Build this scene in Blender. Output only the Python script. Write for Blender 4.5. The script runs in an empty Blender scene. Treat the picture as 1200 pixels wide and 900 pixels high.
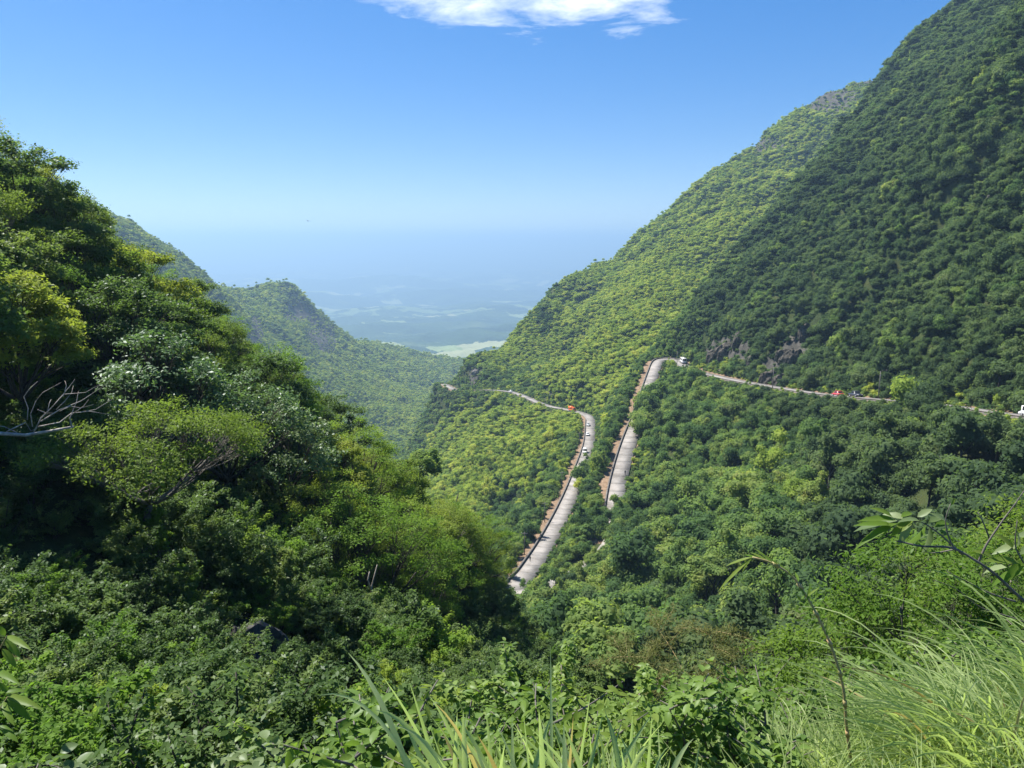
import bpy, math, random
import numpy as np
from mathutils import Vector

random.seed(7)
rng = np.random.default_rng(7)
scene = bpy.context.scene
C = scene.collection
rad = math.radians

# ------------------------------------------------------------------ camera
PITCH = 10.3          # degrees below the horizon
FPX = 906.0           # focal length in photo pixels (1200 wide)
cam_d = bpy.data.cameras.new('camera')
cam_d.sensor_width = 36.0
cam_d.lens = FPX / 1200.0 * 36.0
cam_d.clip_start = 0.1
cam_d.clip_end = 200000.0
cam = bpy.data.objects.new('camera', cam_d)
cam.location = (0, 0, 0)
cam.rotation_euler = (rad(90 - PITCH), 0, 0)
C.objects.link(cam)
scene.camera = cam

# ------------------------------------------------------------------ light
SUN_EL, SUN_AZ = 59.0, -60.0      # azimuth from the view direction, minus = left
sd = Vector((math.sin(rad(SUN_AZ)) * math.cos(rad(SUN_EL)),
             math.cos(rad(SUN_AZ)) * math.cos(rad(SUN_EL)), math.sin(rad(SUN_EL))))
sun_d = bpy.data.lights.new('sun', 'SUN')
sun_d.energy = 4.4
sun_d.angle = rad(0.53)
sun_d.color = (1.0, 0.95, 0.86)
sun = bpy.data.objects.new('sun', sun_d)
sun.rotation_euler = sd.to_track_quat('Z', 'Y').to_euler()
sun.location = (-300, 300, 600)
C.objects.link(sun)

world = bpy.data.worlds.new('World')
scene.world = world
world.use_nodes = True
wt = world.node_tree
wt.nodes.clear()
W = wt.nodes.new
wout = W('ShaderNodeOutputWorld')
wbg = W('ShaderNodeBackground')
sky = W('ShaderNodeTexSky')
sky.sky_type = 'NISHITA'
sky.sun_disc = False
sky.sun_elevation = rad(SUN_EL)
sky.sun_rotation = rad(SUN_AZ)
sky.altitude = 1000
sky.air_density = 0.75
sky.dust_density = 0.5
sky.ozone_density = 2.6
hsv = W('ShaderNodeHueSaturation')
hsv.inputs['Saturation'].default_value = 1.85
hsv.inputs['Hue'].default_value = 0.511
hsv.inputs['Value'].default_value = 1.0
wbg.inputs['Strength'].default_value = 0.122
gam = W('ShaderNodeGamma'); gam.inputs['Gamma'].default_value = 0.6      # evens the sky out, as a phone camera does
wt.links.new(sky.outputs['Color'], gam.inputs['Color'])
wt.links.new(gam.outputs['Color'], hsv.inputs['Color'])

# thin broken clouds on a plane high above (a property of the sky, all round)
geo = W('ShaderNodeTexCoord')
sep = W('ShaderNodeSeparateXYZ')
wt.links.new(geo.outputs['Generated'], sep.inputs[0])
def wmath(op, a, b=None, c=None, clamp=False):
    n = W('ShaderNodeMath'); n.operation = op; n.use_clamp = clamp
    for i, v in enumerate((a, b, c)):
        if v is None: continue
        if isinstance(v, (int, float)): n.inputs[i].default_value = v
        else: wt.links.new(v, n.inputs[i])
    return n.outputs[0]
zc = wmath('MAXIMUM', sep.outputs[2], 0.03)
cxn = wmath('DIVIDE', sep.outputs[0], zc)
cyn = wmath('DIVIDE', sep.outputs[1], zc)
comb = W('ShaderNodeCombineXYZ')
wt.links.new(cxn, comb.inputs[0]); wt.links.new(cyn, comb.inputs[1])
CLOUD = {}
def wnoise(scale, detail, loc, sx=1.0, dist=0.0):
    mp = W('ShaderNodeMapping'); mp.inputs['Location'].default_value = loc
    mp.inputs['Scale'].default_value = (sx, 1, 1)
    wt.links.new(comb.outputs[0], mp.inputs[0])
    n = W('ShaderNodeTexNoise'); n.inputs['Scale'].default_value = scale
    n.inputs['Detail'].default_value = detail; n.inputs['Roughness'].default_value = 0.6
    n.inputs['Distortion'].default_value = dist
    wt.links.new(mp.outputs[0], n.inputs['Vector'])
    return n.outputs[0]
# big cloud banks: a bank ahead, others spread over the rest of the sky
bank = None
for bx, by, sx_, sy_ in ((0.10, 3.42, 0.98, 0.92), (-6.0, -3.0, 2.2, 1.3), (5.0, -4.5, 2.0, 1.4), (-3.2, -7.5, 2.0, 2.0), (7.5, 1.0, 1.5, 1.2)):
    dx = wmath('DIVIDE', wmath('SUBTRACT', cxn, bx), sx_)
    dy = wmath('DIVIDE', wmath('SUBTRACT', cyn, by), sy_)
    d2 = wmath('ADD', wmath('MULTIPLY', dx, dx), wmath('MULTIPLY', dy, dy))
    m = wmath('SUBTRACT', 1.0, d2, clamp=True)
    bank = m if bank is None else wmath('MAXIMUM', bank, m)
f1 = wnoise(2.6, 11, (3.1, 1.7, 0), 1.0, 0.35)
cl = wmath('MULTIPLY', wmath('SUBTRACT', wmath('ADD', wmath('MULTIPLY', f1, 1.25), wmath('MULTIPLY', bank, 0.46)), 0.88), 2.4, clamp=True)
cl = wmath('MULTIPLY', cl, wmath('MINIMUM', wmath('MULTIPLY', bank, 8.0), 1.0))
f2 = wnoise(4.5, 6, (0.4, 5.1, 0))
mixc = W('ShaderNodeMix'); mixc.data_type = 'RGBA'
crmp = W('ShaderNodeValToRGB')
crmp.color_ramp.elements[0].position = 0.35; crmp.color_ramp.elements[0].color = (3.6, 3.9, 4.3, 1)
crmp.color_ramp.elements[1].position = 0.62; crmp.color_ramp.elements[1].color = (5.2, 5.25, 5.3, 1)
wt.links.new(f2, crmp.inputs[0])
wt.links.new(cl, mixc.inputs[0])
wt.links.new(hsv.outputs[0], mixc.inputs[6]); wt.links.new(crmp.outputs[0], mixc.inputs[7])
wt.links.new(mixc.outputs[2], wbg.inputs['Color'])
wt.links.new(wbg.outputs[0], wout.inputs['Surface'])

# ------------------------------------------------------------------ render
scene.view_settings.view_transform = 'Standard'
scene.view_settings.look = 'None'
scene.view_settings.gamma = 1.0
scene.view_settings.use_curve_mapping = False
scene.view_settings.exposure = 1.42
scene.render.engine = 'CYCLES'
cy = scene.cycles
cy.max_bounces = 6; cy.diffuse_bounces = 5; cy.glossy_bounces = 1
cy.transmission_bounces = 2; cy.transparent_max_bounces = 4; cy.volume_bounces = 0
cy.use_denoising = True
cy.caustics_reflective = False; cy.caustics_refractive = False
cy.sample_clamp_indirect = 4.0

# ------------------------------------------------------------------ helpers
cp_, sp_ = math.cos(rad(PITCH)), math.sin(rad(PITCH))
def pix(px, py, D):
    """point seen at photo pixel (px, py), D metres ahead"""
    a = (px - 600.0) / FPX; b = -(py - 450.0) / FPX
    y = cp_ + b * sp_; z = -sp_ + b * cp_
    return np.array((a / y * D, D, z / y * D))
def project(x, y, z):
    f = y * cp_ - z * sp_; u = y * sp_ + z * cp_
    f = np.maximum(f, 1e-3)
    return 600 + FPX * x / f, 450 - FPX * u / f

def hash2(ix, iy, seed):
    h = (ix.astype(np.int64) * 374761393 + iy.astype(np.int64) * 668265263 + seed * 974634777) & 0xffffffff
    h = ((h ^ (h >> 13)) * 1274126177) & 0xffffffff
    h = h ^ (h >> 16)
    return (h & 0xffff) / 65535.0
def vnoise(x, y, seed=0):
    """gradient noise, about -1..1"""
    ix = np.floor(x); iy = np.floor(y); fx = x - ix; fy = y - iy
    def g(ox, oy):
        a = hash2(ix + ox, iy + oy, seed) * 6.28318
        return np.cos(a) * (fx - ox) + np.sin(a) * (fy - oy)
    u = fx * fx * fx * (fx * (fx * 6 - 15) + 10); v = fy * fy * fy * (fy * (fy * 6 - 15) + 10)
    a = g(0, 0); b = g(1, 0); c = g(0, 1); d = g(1, 1)
    return 1.5 * ((a * (1 - u) + b * u) * (1 - v) + (c * (1 - u) + d * u) * v)
def sstep(a, b, x):
    t = np.clip((x - a) / (b - a), 0, 1); return t * t * (3 - 2 * t)

def mesh_np(name, verts, faces):
    """faces: int array (n,3) or (n,4), or list of such arrays"""
    if isinstance(faces, np.ndarray): faces = [faces]
    faces = [f for f in faces if len(f)]
    me = bpy.data.meshes.new(name)
    verts = np.ascontiguousarray(verts, dtype=np.float32)
    me.vertices.add(len(verts)); me.vertices.foreach_set('co', verts.ravel())
    nl = sum(f.size for f in faces); nf = sum(len(f) for f in faces)
    me.loops.add(nl); me.polygons.add(nf)
    me.loops.foreach_set('vertex_index', np.concatenate([f.ravel() for f in faces]).astype(np.int32))
    tot = np.concatenate([np.full(len(f), f.shape[1]) for f in faces])
    st = np.concatenate(([0], np.cumsum(tot)[:-1]))
    me.polygons.foreach_set('loop_start', st.astype(np.int32))
    me.polygons.foreach_set('loop_total', tot.astype(np.int32))
    me.update(calc_edges=True)
    return me
def smooth(me, on=True):
    me.polygons.foreach_set('use_smooth', np.full(len(me.polygons), on))
    me.update(); return me
def obj(name, me, mat=None, parent=None):
    o = bpy.data.objects.new(name, me); C.objects.link(o)
    if mat is not None and not me.materials: me.materials.append(mat)
    if parent is not None: o.parent = parent
    return o
def empty(name, loc, rz=0.0, sc=1.0):
    o = bpy.data.objects.new(name, None); C.objects.link(o)
    o.empty_display_size = 0.2
    o.location = loc; o.rotation_euler = (0, 0, rz)
    o.scale = (sc, sc, sc) if isinstance(sc, (int, float)) else sc
    return o
def tag(o, label, cat, group=None):
    o['label'] = label; o['category'] = cat
    if group: o['group'] = group
    return o
def copy_tree(root):
    r = root.copy(); C.objects.link(r)
    for ch in root.children:
        c = ch.copy(); C.objects.link(c); c.parent = r
        for g in ch.children:
            d = g.copy(); C.objects.link(d); d.parent = c
    return r

class MB:
    """collects tubes, boxes and leaves into one mesh"""
    def __init__(s): s.v = []; s.q = []; s.t = []; s.n = 0
    def add(s, v, q=None, t=None):
        v = np.asarray(v, float)
        if q is not None and len(q): s.q.append(np.asarray(q, int) + s.n)
        if t is not None and len(t): s.t.append(np.asarray(t, int) + s.n)
        s.v.append(v); s.n += len(v)
    def tube(s, pts, radii, k=5):
        pts = np.asarray(pts, float); n = len(pts)
        radii = np.broadcast_to(np.asarray(radii, float), (n,)) if np.ndim(radii) else np.full(n, radii)
        tg = np.gradient(pts, axis=0); tg /= np.linalg.norm(tg, axis=1)[:, None] + 1e-9
        ref = np.array((0.31, 0.83, 0.2)) if abs(tg[0][2]) > 0.7 else np.array((0.05, 0.1, 1.0))
        a = np.cross(tg, ref); a /= np.linalg.norm(a, axis=1)[:, None] + 1e-9
        b = np.cross(tg, a)
        th = np.arange(k) / k * 2 * math.pi
        ring = pts[:, None, :] + radii[:, None, None] * (np.cos(th)[None, :, None] * a[:, None, :] + np.sin(th)[None, :, None] * b[:, None, :])
        i = np.arange(n - 1)[:, None]; j = np.arange(k)[None, :]
        q = np.stack((i * k + j, (i + 1) * k + j, (i + 1) * k + (j + 1) % k, i * k + (j + 1) % k), -1).reshape(-1, 4)
        v = ring.reshape(-1, 3)
        m = len(v)
        v = np.vstack((v, pts[0], pts[-1]))
        jj = np.arange(k)
        t = np.vstack((np.stack((np.full(k, m), jj, (jj + 1) % k), 1),
                       np.stack((np.full(k, m + 1), (n - 1) * k + (jj + 1) % k, (n - 1) * k + jj), 1)))
        s.add(v, q, t)
    def box(s, lo, hi, taper=None):
        x0, y0, z0 = lo; x1, y1, z1 = hi
        tx, ty = taper or (0, 0)
        v = [(x0, y0, z0), (x1, y0, z0), (x1, y1, z0), (x0, y1, z0),
             (x0 + tx, y0 + ty, z1), (x1 - tx, y0 + ty, z1), (x1 - tx, y1 - ty, z1), (x0 + tx, y1 - ty, z1)]
        s.add(v, [(0, 3, 2, 1), (4, 5, 6, 7), (0, 1, 5, 4), (1, 2, 6, 5), (2, 3, 7, 6), (3, 0, 4, 7)])
    def mesh(s, name):
        fs = []
        if s.q: fs.append(np.vstack(s.q))
        if s.t: fs.append(np.vstack(s.t))
        return mesh_np(name, np.vstack(s.v), fs)
    def build(s, name, mat, parent=None, sm=False):
        me = s.mesh(name)
        if sm: smooth(me)
        return obj(name, me, mat, parent)

# ------------------------------------------------------------------ materials
def new_mat(name):
    m = bpy.data.materials.new(name); m.use_nodes = True
    nt = m.node_tree; nt.nodes.clear()
    out = nt.nodes.new('ShaderNodeOutputMaterial')
    return m, nt, out
def lk(nt, a, b): nt.links.new(a, b)
def ramp(nt, fac, stops):
    n = nt.nodes.new('ShaderNodeValToRGB'); cr = n.color_ramp
    while len(cr.elements) < len(stops): cr.elements.new(0.5)
    for e, (p, c) in zip(cr.elements, stops): e.position = p; e.color = (*c, 1)
    lk(nt, fac, n.inputs[0]); return n.outputs[0]
def noise(nt, scale, detail=4, coord='Object', rough=0.55):
    tc = nt.nodes.new('ShaderNodeTexCoord'); n = nt.nodes.new('ShaderNodeTexNoise')
    n.inputs['Scale'].default_value = scale; n.inputs['Detail'].default_value = detail
    n.inputs['Roughness'].default_value = rough
    lk(nt, tc.outputs[coord], n.inputs['Vector']); return n.outputs[0]
def mathn(nt, op, a, b):
    n = nt.nodes.new('ShaderNodeMath'); n.operation = op
    for i, v in enumerate((a, b)):
        if isinstance(v, (int, float)): n.inputs[i].default_value = v
        else: lk(nt, v, n.inputs[i])
    return n.outputs[0]
def mixc_(nt, fac, a, b, mode='MIX'):
    n = nt.nodes.new('ShaderNodeMix'); n.data_type = 'RGBA'; n.blend_type = mode
    for i, v in ((0, fac), (6, a), (7, b)):
        if isinstance(v, (int, float)): n.inputs[i].default_value = v
        elif isinstance(v, tuple): n.inputs[i].default_value = (*v, 1)
        else: lk(nt, v, n.inputs[i])
    return n.outputs[2]
def leaf_mat(name, stops, trans=0.35, gloss=0.12, rough=0.45, nscale=0.6, tcol=1.6):
    """foliage: colour by plant (random) and by leaf clump (noise)"""
    m, nt, out = new_mat(name)
    oi = nt.nodes.new('ShaderNodeObjectInfo')
    nz = noise(nt, nscale, 3)
    f = mathn(nt, 'ADD', mathn(nt, 'MULTIPLY', oi.outputs['Random'], 0.6), mathn(nt, 'MULTIPLY', mathn(nt, 'SUBTRACT', nz, 0.3), 0.85))
    col = ramp(nt, f, stops)
    df = nt.nodes.new('ShaderNodeBsdfDiffuse'); lk(nt, col, df.inputs['Color'])
    tl = nt.nodes.new('ShaderNodeBsdfTranslucent')
    tc = mixc_(nt, 1.0, col, (tcol, tcol * 1.05, tcol * 0.55), 'MULTIPLY')
    lk(nt, tc, tl.inputs['Color'])
    mx = nt.nodes.new('ShaderNodeMixShader'); mx.inputs[0].default_value = trans
    lk(nt, df.outputs[0], mx.inputs[1]); lk(nt, tl.outputs[0], mx.inputs[2])
    last = mx
    if gloss > 0:
        gl = nt.nodes.new('ShaderNodeBsdfGlossy'); gl.inputs['Roughness'].default_value = rough
        gl.inputs['Color'].default_value = (0.9, 0.95, 1, 1)
        fr = nt.nodes.new('ShaderNodeLayerWeight'); fr.inputs[0].default_value = 0.35
        mg = nt.nodes.new('ShaderNodeMixShader')
        lk(nt, mathn(nt, 'MULTIPLY', fr.outputs['Facing'], gloss * .22), mg.inputs[0])
        lk(nt, mx.outputs[0], mg.inputs[1]); lk(nt, gl.outputs[0], mg.inputs[2]); last = mg
    lk(nt, last.outputs[0], out.inputs['Surface'])
    return m
def plain_mat(name, a, b=None, scale=3.0, rough=0.8, detail=5, metal=0.0, coat=0.0, bump=0.0):
    m, nt, out = new_mat(name)
    p = nt.nodes.new('ShaderNodeBsdfPrincipled')
    b = b or tuple(c * 0.75 for c in a)
    nz = noise(nt, scale, detail)
    lk(nt, ramp(nt, nz, [(0.35, b), (0.65, a)]), p.inputs['Base Color'])
    p.inputs['Roughness'].default_value = rough; p.inputs['Metallic'].default_value = metal
    p.inputs['Coat Weight'].default_value = coat
    if bump:
        bn = nt.nodes.new('ShaderNodeBump'); bn.inputs['Strength'].default_value = bump
        lk(nt, nz, bn.inputs['Height']); lk(nt, bn.outputs[0], p.inputs['Normal'])
    lk(nt, p.outputs[0], out.inputs['Surface'])
    return m

M = {}
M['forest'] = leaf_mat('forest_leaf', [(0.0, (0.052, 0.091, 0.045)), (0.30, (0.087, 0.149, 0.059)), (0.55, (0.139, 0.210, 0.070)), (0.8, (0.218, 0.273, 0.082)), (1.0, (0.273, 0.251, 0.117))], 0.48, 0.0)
M['forest_shaded'] = leaf_mat('shaded_forest_leaf', [(0.0, (0.042, 0.072, 0.040)), (0.4, (0.074, 0.116, 0.054)), (0.75, (0.114, 0.162, 0.068)), (1.0, (0.173, 0.196, 0.087))], 0.46, 0.0)  # shade on the buttress and spur, painted into a darker leaf colour
M['forest_sunlit'] = leaf_mat('sunlit_forest_leaf', [(0.0, (0.112, 0.176, 0.044)), (0.35, (0.199, 0.274, 0.058)), (0.65, (0.294, 0.352, 0.072)), (1.0, (0.437, 0.414, 0.097))], 0.42, 0.0)  # mostly sunlight painted into the leaf colour, partly yellowish trees
M['dark_leaf'] = leaf_mat('dark_leaf', [(0.0, (0.046, 0.084, 0.030)), (0.5, (0.094, 0.151, 0.045)), (1.0, (0.180, 0.224, 0.064))], 0.45, 0.16, 0.4)
M['olive_leaf'] = leaf_mat('olive_leaf', [(0.0, (0.078, 0.131, 0.031)), (0.5, (0.151, 0.208, 0.039)), (1.0, (0.265, 0.286, 0.052))], 0.45, 0.10)
M['silver_leaf'] = leaf_mat('silver_leaf', [(0.0, (0.052, 0.106, 0.042)), (0.6, (0.106, 0.175, 0.066)), (1.0, (0.187, 0.234, 0.106))], 0.40, 0.36, 0.42)
M['fine_leaf'] = leaf_mat('fine_leaf', [(0.0, (0.072, 0.149, 0.025)), (0.5, (0.145, 0.235, 0.037)), (1.0, (0.258, 0.301, 0.051))], 0.48, 0.08)
M['bush_leaf'] = leaf_mat('bush_leaf', [(0.0, (0.072, 0.132, 0.029)), (0.5, (0.132, 0.210, 0.046)), (1.0, (0.216, 0.276, 0.078))], 0.42, 0.22, 0.4, 2.0)
M['pale_leaf'] = leaf_mat('pale_leaf', [(0.0, (0.085, 0.130, 0.050)), (0.5, (0.150, 0.200, 0.085)), (1.0, (0.260, 0.300, 0.160))], 0.35, 0.25, 0.4, 3.0)
M['bright_leaf'] = leaf_mat('bright_leaf', [(0.0, (0.072, 0.142, 0.022)), (0.5, (0.120, 0.190, 0.033)), (1.0, (0.192, 0.228, 0.055))], 0.45, 0.12, 0.4, 1.5)
M['grass'] = leaf_mat('grass_blade', [(0.0, (0.200, 0.280, 0.095)), (0.45, (0.290, 0.370, 0.150)), (0.8, (0.400, 0.450, 0.230)), (1.0, (0.440, 0.400, 0.230))], 0.5, 0.25, 0.4, 1.0, 1.5)
M['wide_grass'] = leaf_mat('wide_blade', [(0.0, (0.235, 0.320, 0.141)), (0.5, (0.316, 0.400, 0.192)), (1.0, (0.408, 0.460, 0.244))], 0.5, 0.25, 0.4, 1.0, 1.4)
M['dry_grass'] = leaf_mat('dry_grass', [(0.0, (0.076, 0.090, 0.031)), (0.5, (0.119, 0.130, 0.045)), (1.0, (0.170, 0.170, 0.068))], 0.3, 0.05)
M['bark'] = plain_mat('bark', (0.060, 0.050, 0.040), (0.025, 0.022, 0.018), 6, 0.9, bump=0.4)
M['pale_bark'] = plain_mat('pale_bark', (0.42, 0.38, 0.33), (0.20, 0.17, 0.14), 5, 0.85, bump=0.3)
M['grey_bark'] = plain_mat('grey_bark', (0.16, 0.14, 0.12), (0.06, 0.055, 0.05), 5, 0.85, bump=0.3)
M['stalk'] = plain_mat('stalk', (0.42, 0.27, 0.13), (0.24, 0.24, 0.09), 14, 0.6)

def terrain_mat(name, plain=False):
    m, nt, out = new_mat(name)
    p = nt.nodes.new('ShaderNodeBsdfPrincipled'); p.inputs['Roughness'].default_value = 0.95
    p.inputs['Specular IOR Level'].default_value = 0.1
    if not plain:
        n1 = noise(nt, 0.09, 8); n2 = noise(nt, 1.3, 6)
        g = ramp(nt, n1, [(0.3, (0.024, 0.036, 0.013)), (0.5, (0.038, 0.056, 0.018)), (0.65, (0.055, 0.064, 0.024)), (0.8, (0.070, 0.066, 0.034))])
        g = mixc_(nt, 0.5, g, ramp(nt, n2, [(0.3, (0.35, 0.35, 0.3)), (0.7, (1.0, 1.0, 1.0))]), 'MULTIPLY')
        at = nt.nodes.new('ShaderNodeAttribute'); at.attribute_name = 'rock'
        n3 = noise(nt, 0.22, 8, rough=0.7)
        rk = ramp(nt, n3, [(0.3, (0.026, 0.026, 0.023)), (0.5, (0.060, 0.057, 0.050)), (0.7, (0.115, 0.106, 0.094))])
        fr = mathn(nt, 'GREATER_THAN', mathn(nt, 'ADD', at.outputs['Fac'], mathn(nt, 'MULTIPLY', mathn(nt, 'SUBTRACT', noise(nt, 0.35, 6), 0.5), 0.9)), 0.46)
        ea = nt.nodes.new('ShaderNodeAttribute'); ea.attribute_name = 'earth'
        er = ramp(nt, noise(nt, 0.8, 6), [(0.3, (0.140, 0.095, 0.060)), (0.7, (0.270, 0.190, 0.125))])
        fe = mathn(nt, 'GREATER_THAN', mathn(nt, 'ADD', ea.outputs['Fac'], mathn(nt, 'MULTIPLY', mathn(nt, 'SUBTRACT', noise(nt, 0.3, 5), 0.5), 0.9)), 0.6)
        c = mixc_(nt, fr, g, rk); c = mixc_(nt, fe, c, er)
        bn = nt.nodes.new('ShaderNodeBump'); bn.inputs['Strength'].default_value = 0.6; bn.inputs['Distance'].default_value = 0.6
        lk(nt, n2, bn.inputs['Height']); lk(nt, bn.outputs[0], p.inputs['Normal'])
    else:
        tc = nt.nodes.new('ShaderNodeTexCoord')
        mp = nt.nodes.new('ShaderNodeMapping'); mp.inputs['Scale'].default_value = (0.0030, 0.0022, 0.0)
        lk(nt, tc.outputs['Object'], mp.inputs[0])
        vo = nt.nodes.new('ShaderNodeTexVoronoi'); vo.inputs['Scale'].default_value = 1.0; vo.inputs['Randomness'].default_value = 0.95
        lk(nt, mp.outputs[0], vo.inputs['Vector'])
        sp = nt.nodes.new('ShaderNodeSeparateColor'); lk(nt, vo.outputs['Color'], sp.inputs[0])
        fld = ramp(nt, sp.outputs[1], [(0.2, (0.14, 0.19, 0.07)), (0.5, (0.22, 0.27, 0.10)), (0.8, (0.29, 0.30, 0.14))])
        wood = ramp(nt, noise(nt, 0.0022, 9), [(0.3, (0.014, 0.028, 0.010)), (0.55, (0.040, 0.070, 0.020)), (0.75, (0.100, 0.130, 0.040))])
        n4 = noise(nt, 0.00045, 3); n5 = noise(nt, 0.003, 6)
        f = mathn(nt, 'ADD', mathn(nt, 'ADD', n4, mathn(nt, 'MULTIPLY', mathn(nt, 'SUBTRACT', sp.outputs[0], 0.5), 0.32)), mathn(nt, 'MULTIPLY', mathn(nt, 'SUBTRACT', n5, 0.5), 0.30))
        f = mathn(nt, 'GREATER_THAN', f, 0.585)
        c = mixc_(nt, f, wood, fld)
    lk(nt, c, p.inputs['Base Color']); lk(nt, p.outputs[0], out.inputs['Surface'])
    return m
M['terrain'] = terrain_mat('terrain'); M['plain'] = terrain_mat('plain', True)

# ------------------------------------------------------------------ roads (centre lines, from pixels and distances)
def spline(P, step):
    P = np.array(P, float); n = len(P)
    out = []
    Q = np.vstack((2 * P[0] - P[1], P, 2 * P[-1] - P[-2]))
    for i in range(1, n):
        p0, p1, p2, p3 = Q[i - 1], Q[i], Q[i + 1], Q[i + 2]
        k = max(2, int(np.linalg.norm(p2 - p1) / step * 2))
        t = (np.arange(k) / k)[:, None]
        out.append(0.5 * ((2 * p1) + (-p0 + p2) * t + (2 * p0 - 5 * p1 + 4 * p2 - p3) * t * t + (-p0 + 3 * p1 - 3 * p2 + p3) * t ** 3))
    out.append(P[-1:]); L = np.vstack(out)
    d = np.concatenate(([0], np.cumsum(np.linalg.norm(np.diff(L, axis=0), axis=1))))
    m = int(d[-1] / step) + 1
    s = np.linspace(0, d[-1], m)
    return np.stack([np.interp(s, d, L[:, k]) for k in range(3)], 1)
upper = [pix(1480, 520, 92), pix(1330, 498, 116), pix(1190, 486, 142), pix(1100, 474, 178), pix(985, 464, 222), pix(930, 457, 258), pix(870, 447, 300),
         pix(828, 438, 340), pix(806, 431, 366), pix(795, 424, 388), pix(783, 421, 396)]
middle = [pix(772, 423.5, 388), pix(766, 437, 367), pix(760, 455, 342), pix(750, 485, 308), pix(737, 520, 274), pix(726, 560, 245), pix(720, 598, 221)]
turn = [np.array((28.0, 203, -81.0)), np.array((20.0, 190, -82.8)), np.array((9.0, 181, -84.2))]
lower = [pix(603, 692, 183), pix(622, 666, 198), pix(643, 633, 225), pix(664, 592, 264), pix(678, 558, 304), pix(690, 522, 370),
         pix(692, 498, 430), pix(691, 489, 452), pix(683, 484.5, 468), pix(665, 480, 484), pix(640, 475, 506), pix(618, 466, 535), pix(600, 459.5, 562), pix(575, 457, 592), pix(556, 457, 618), pix(538, 458, 650), pix(520,450,700)]
ROAD = spline(upper + middle + turn + lower, 1.5)
RW = 2.35

# ------------------------------------------------------------------ terrain
Y0 = 6.0
ctrl = []
def G(px, py, D, h=0.0):
    p = pix(px, py, D); p[2] -= h; ctrl.append(p)
def Hd(px, D, z): ctrl.append(np.array(((px - 600) / FPX * D / 0.98, D, z)))
def Wp(x, y, z): ctrl.append(np.array((x, y, z), float))
# the viewpoint and the bank below it
for t in ((-6, -5, -1.7), (0, -5, -1.6), (6, -5, -1.4), (-3, 0, -1.8), (0, 0, -1.66), (3, 0, -1.55), (0, 1.3, -1.85), (2, 1.6, -1.75), (-2, 1.5, -2.3),
          (-8, 0, -2.4), (8, 1, -1.4), (0, 3, -2.7), (2.6, 3.4, -2.45), (-3, 3, -3.4), (0, 6, -5.2), (4, 6, -4.4), (-5, 6, -6.0), (7, 6, -3.4),
          (1.5, 10, -8.6), (7, 10, -6.7), (-8, 10, -8.9), (12, 10, -5.2), (5, 20, -12.6), (13, 18, -10.5), (-3, 20, -15.5), (24, 24, -14), (2, 15, -11.5)):
    Wp(*t)
# left slope
for t in ((0, 135, 50, 10.6), (60, 185, 50, 10.2), (110, 242, 52, 10), (190, 285, 56, 9.5), (235, 340, 56, 7.5), (270, 385, 54, 7), (370, 458, 54, 7), (440, 530, 55, 7),
          (500, 565, 60, 7), (560, 620, 66, 6), (600, 695, 70, 5),
          (20, 330, 40, 6), (100, 420, 36, 5), (200, 440, 41, 7), (300, 470, 43, 7), (50, 520, 28, 1.5), (165, 615, 27, .3), (100, 680, 22, 1.2), (250, 690, 26, 1.5),
          (300, 775, 24, 0.5), (430, 750, 40, 1), (380, 640, 37, 3), (480, 700, 46, 3), (550, 740, 44, 3), (400, 840, 18, 1.5), (150, 860, 10, 1.0), (20, 860, 7.5, 1.0),
          (0, 750, 12, 1.2), (520, 800, 21, 2), (-200, 300, 34, 5), (-200, 0, 50, 8), (-300, 600, 18, 2)):
    G(*t)
for t in ((50, 110, -12), (-200, 120, 5), (200, 120, -50), (300, 140, -85), (400, 180, -125), (450, 280, -155), (500, 320, -152), (250, 260, -150), (50, 300, -110),
          (-200, 300, -60), (300, 500, -240), (100, 600, -150), (-200, 700, 0), (420, 560, -215), (400, 800, -270), (250, 800, -220), (100, 850, -60)):
    Hd(*t)
# bowl on the right, under the upper road
for t in ((760, 740, 105, 7), (870, 650, 132, 7), (900, 560, 172, 7), (1000, 600, 128, 7), (1100, 560, 112, 7), (1200, 540, 106, 6), (1060, 505, 136, 8),
          (800, 560, 215, 7), (785, 480, 305, 7), (860, 470, 268, 6), (950, 500, 204, 7), (690, 670, 180, 7), (760, 640, 196, 7), (1000, 740, 88, 7), (850, 765, 92, 7),
          (660, 690, 160, 6), (800, 640, 172, 7), (1130, 510, 128, 6), (1300, 560, 88, 6)):
    G(*t)
for t in ((800, 45, -33), (1000, 45, -28), (1150, 50, -24), (1300, 45, -18), (600, 45, -30), (680, 60, -40), (600, 90, -56), (620, 140, -79), (560, 180, -98)):
    Hd(*t)
# between and below the road loops
for t in ((700, 590, 240, 4), (705, 540, 300, 5), (715, 480, 400, 6), (700, 495, 428, 4), (740, 445, 420, 6),
          (630, 610, 268, 4), (600, 600, 302, 5), (560, 600, 325, 5), (600, 650, 232, 5), (625, 560, 345, 5), (660, 510, 400, 4), (600, 500, 452, 5), (560, 520, 462, 5),
          (520, 570, 405, 5), (508, 562, 432, 5), (545, 592, 345, 5), (620, 480, 500, 4), (575, 625, 270, 5)):
    G(*t)
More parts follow.
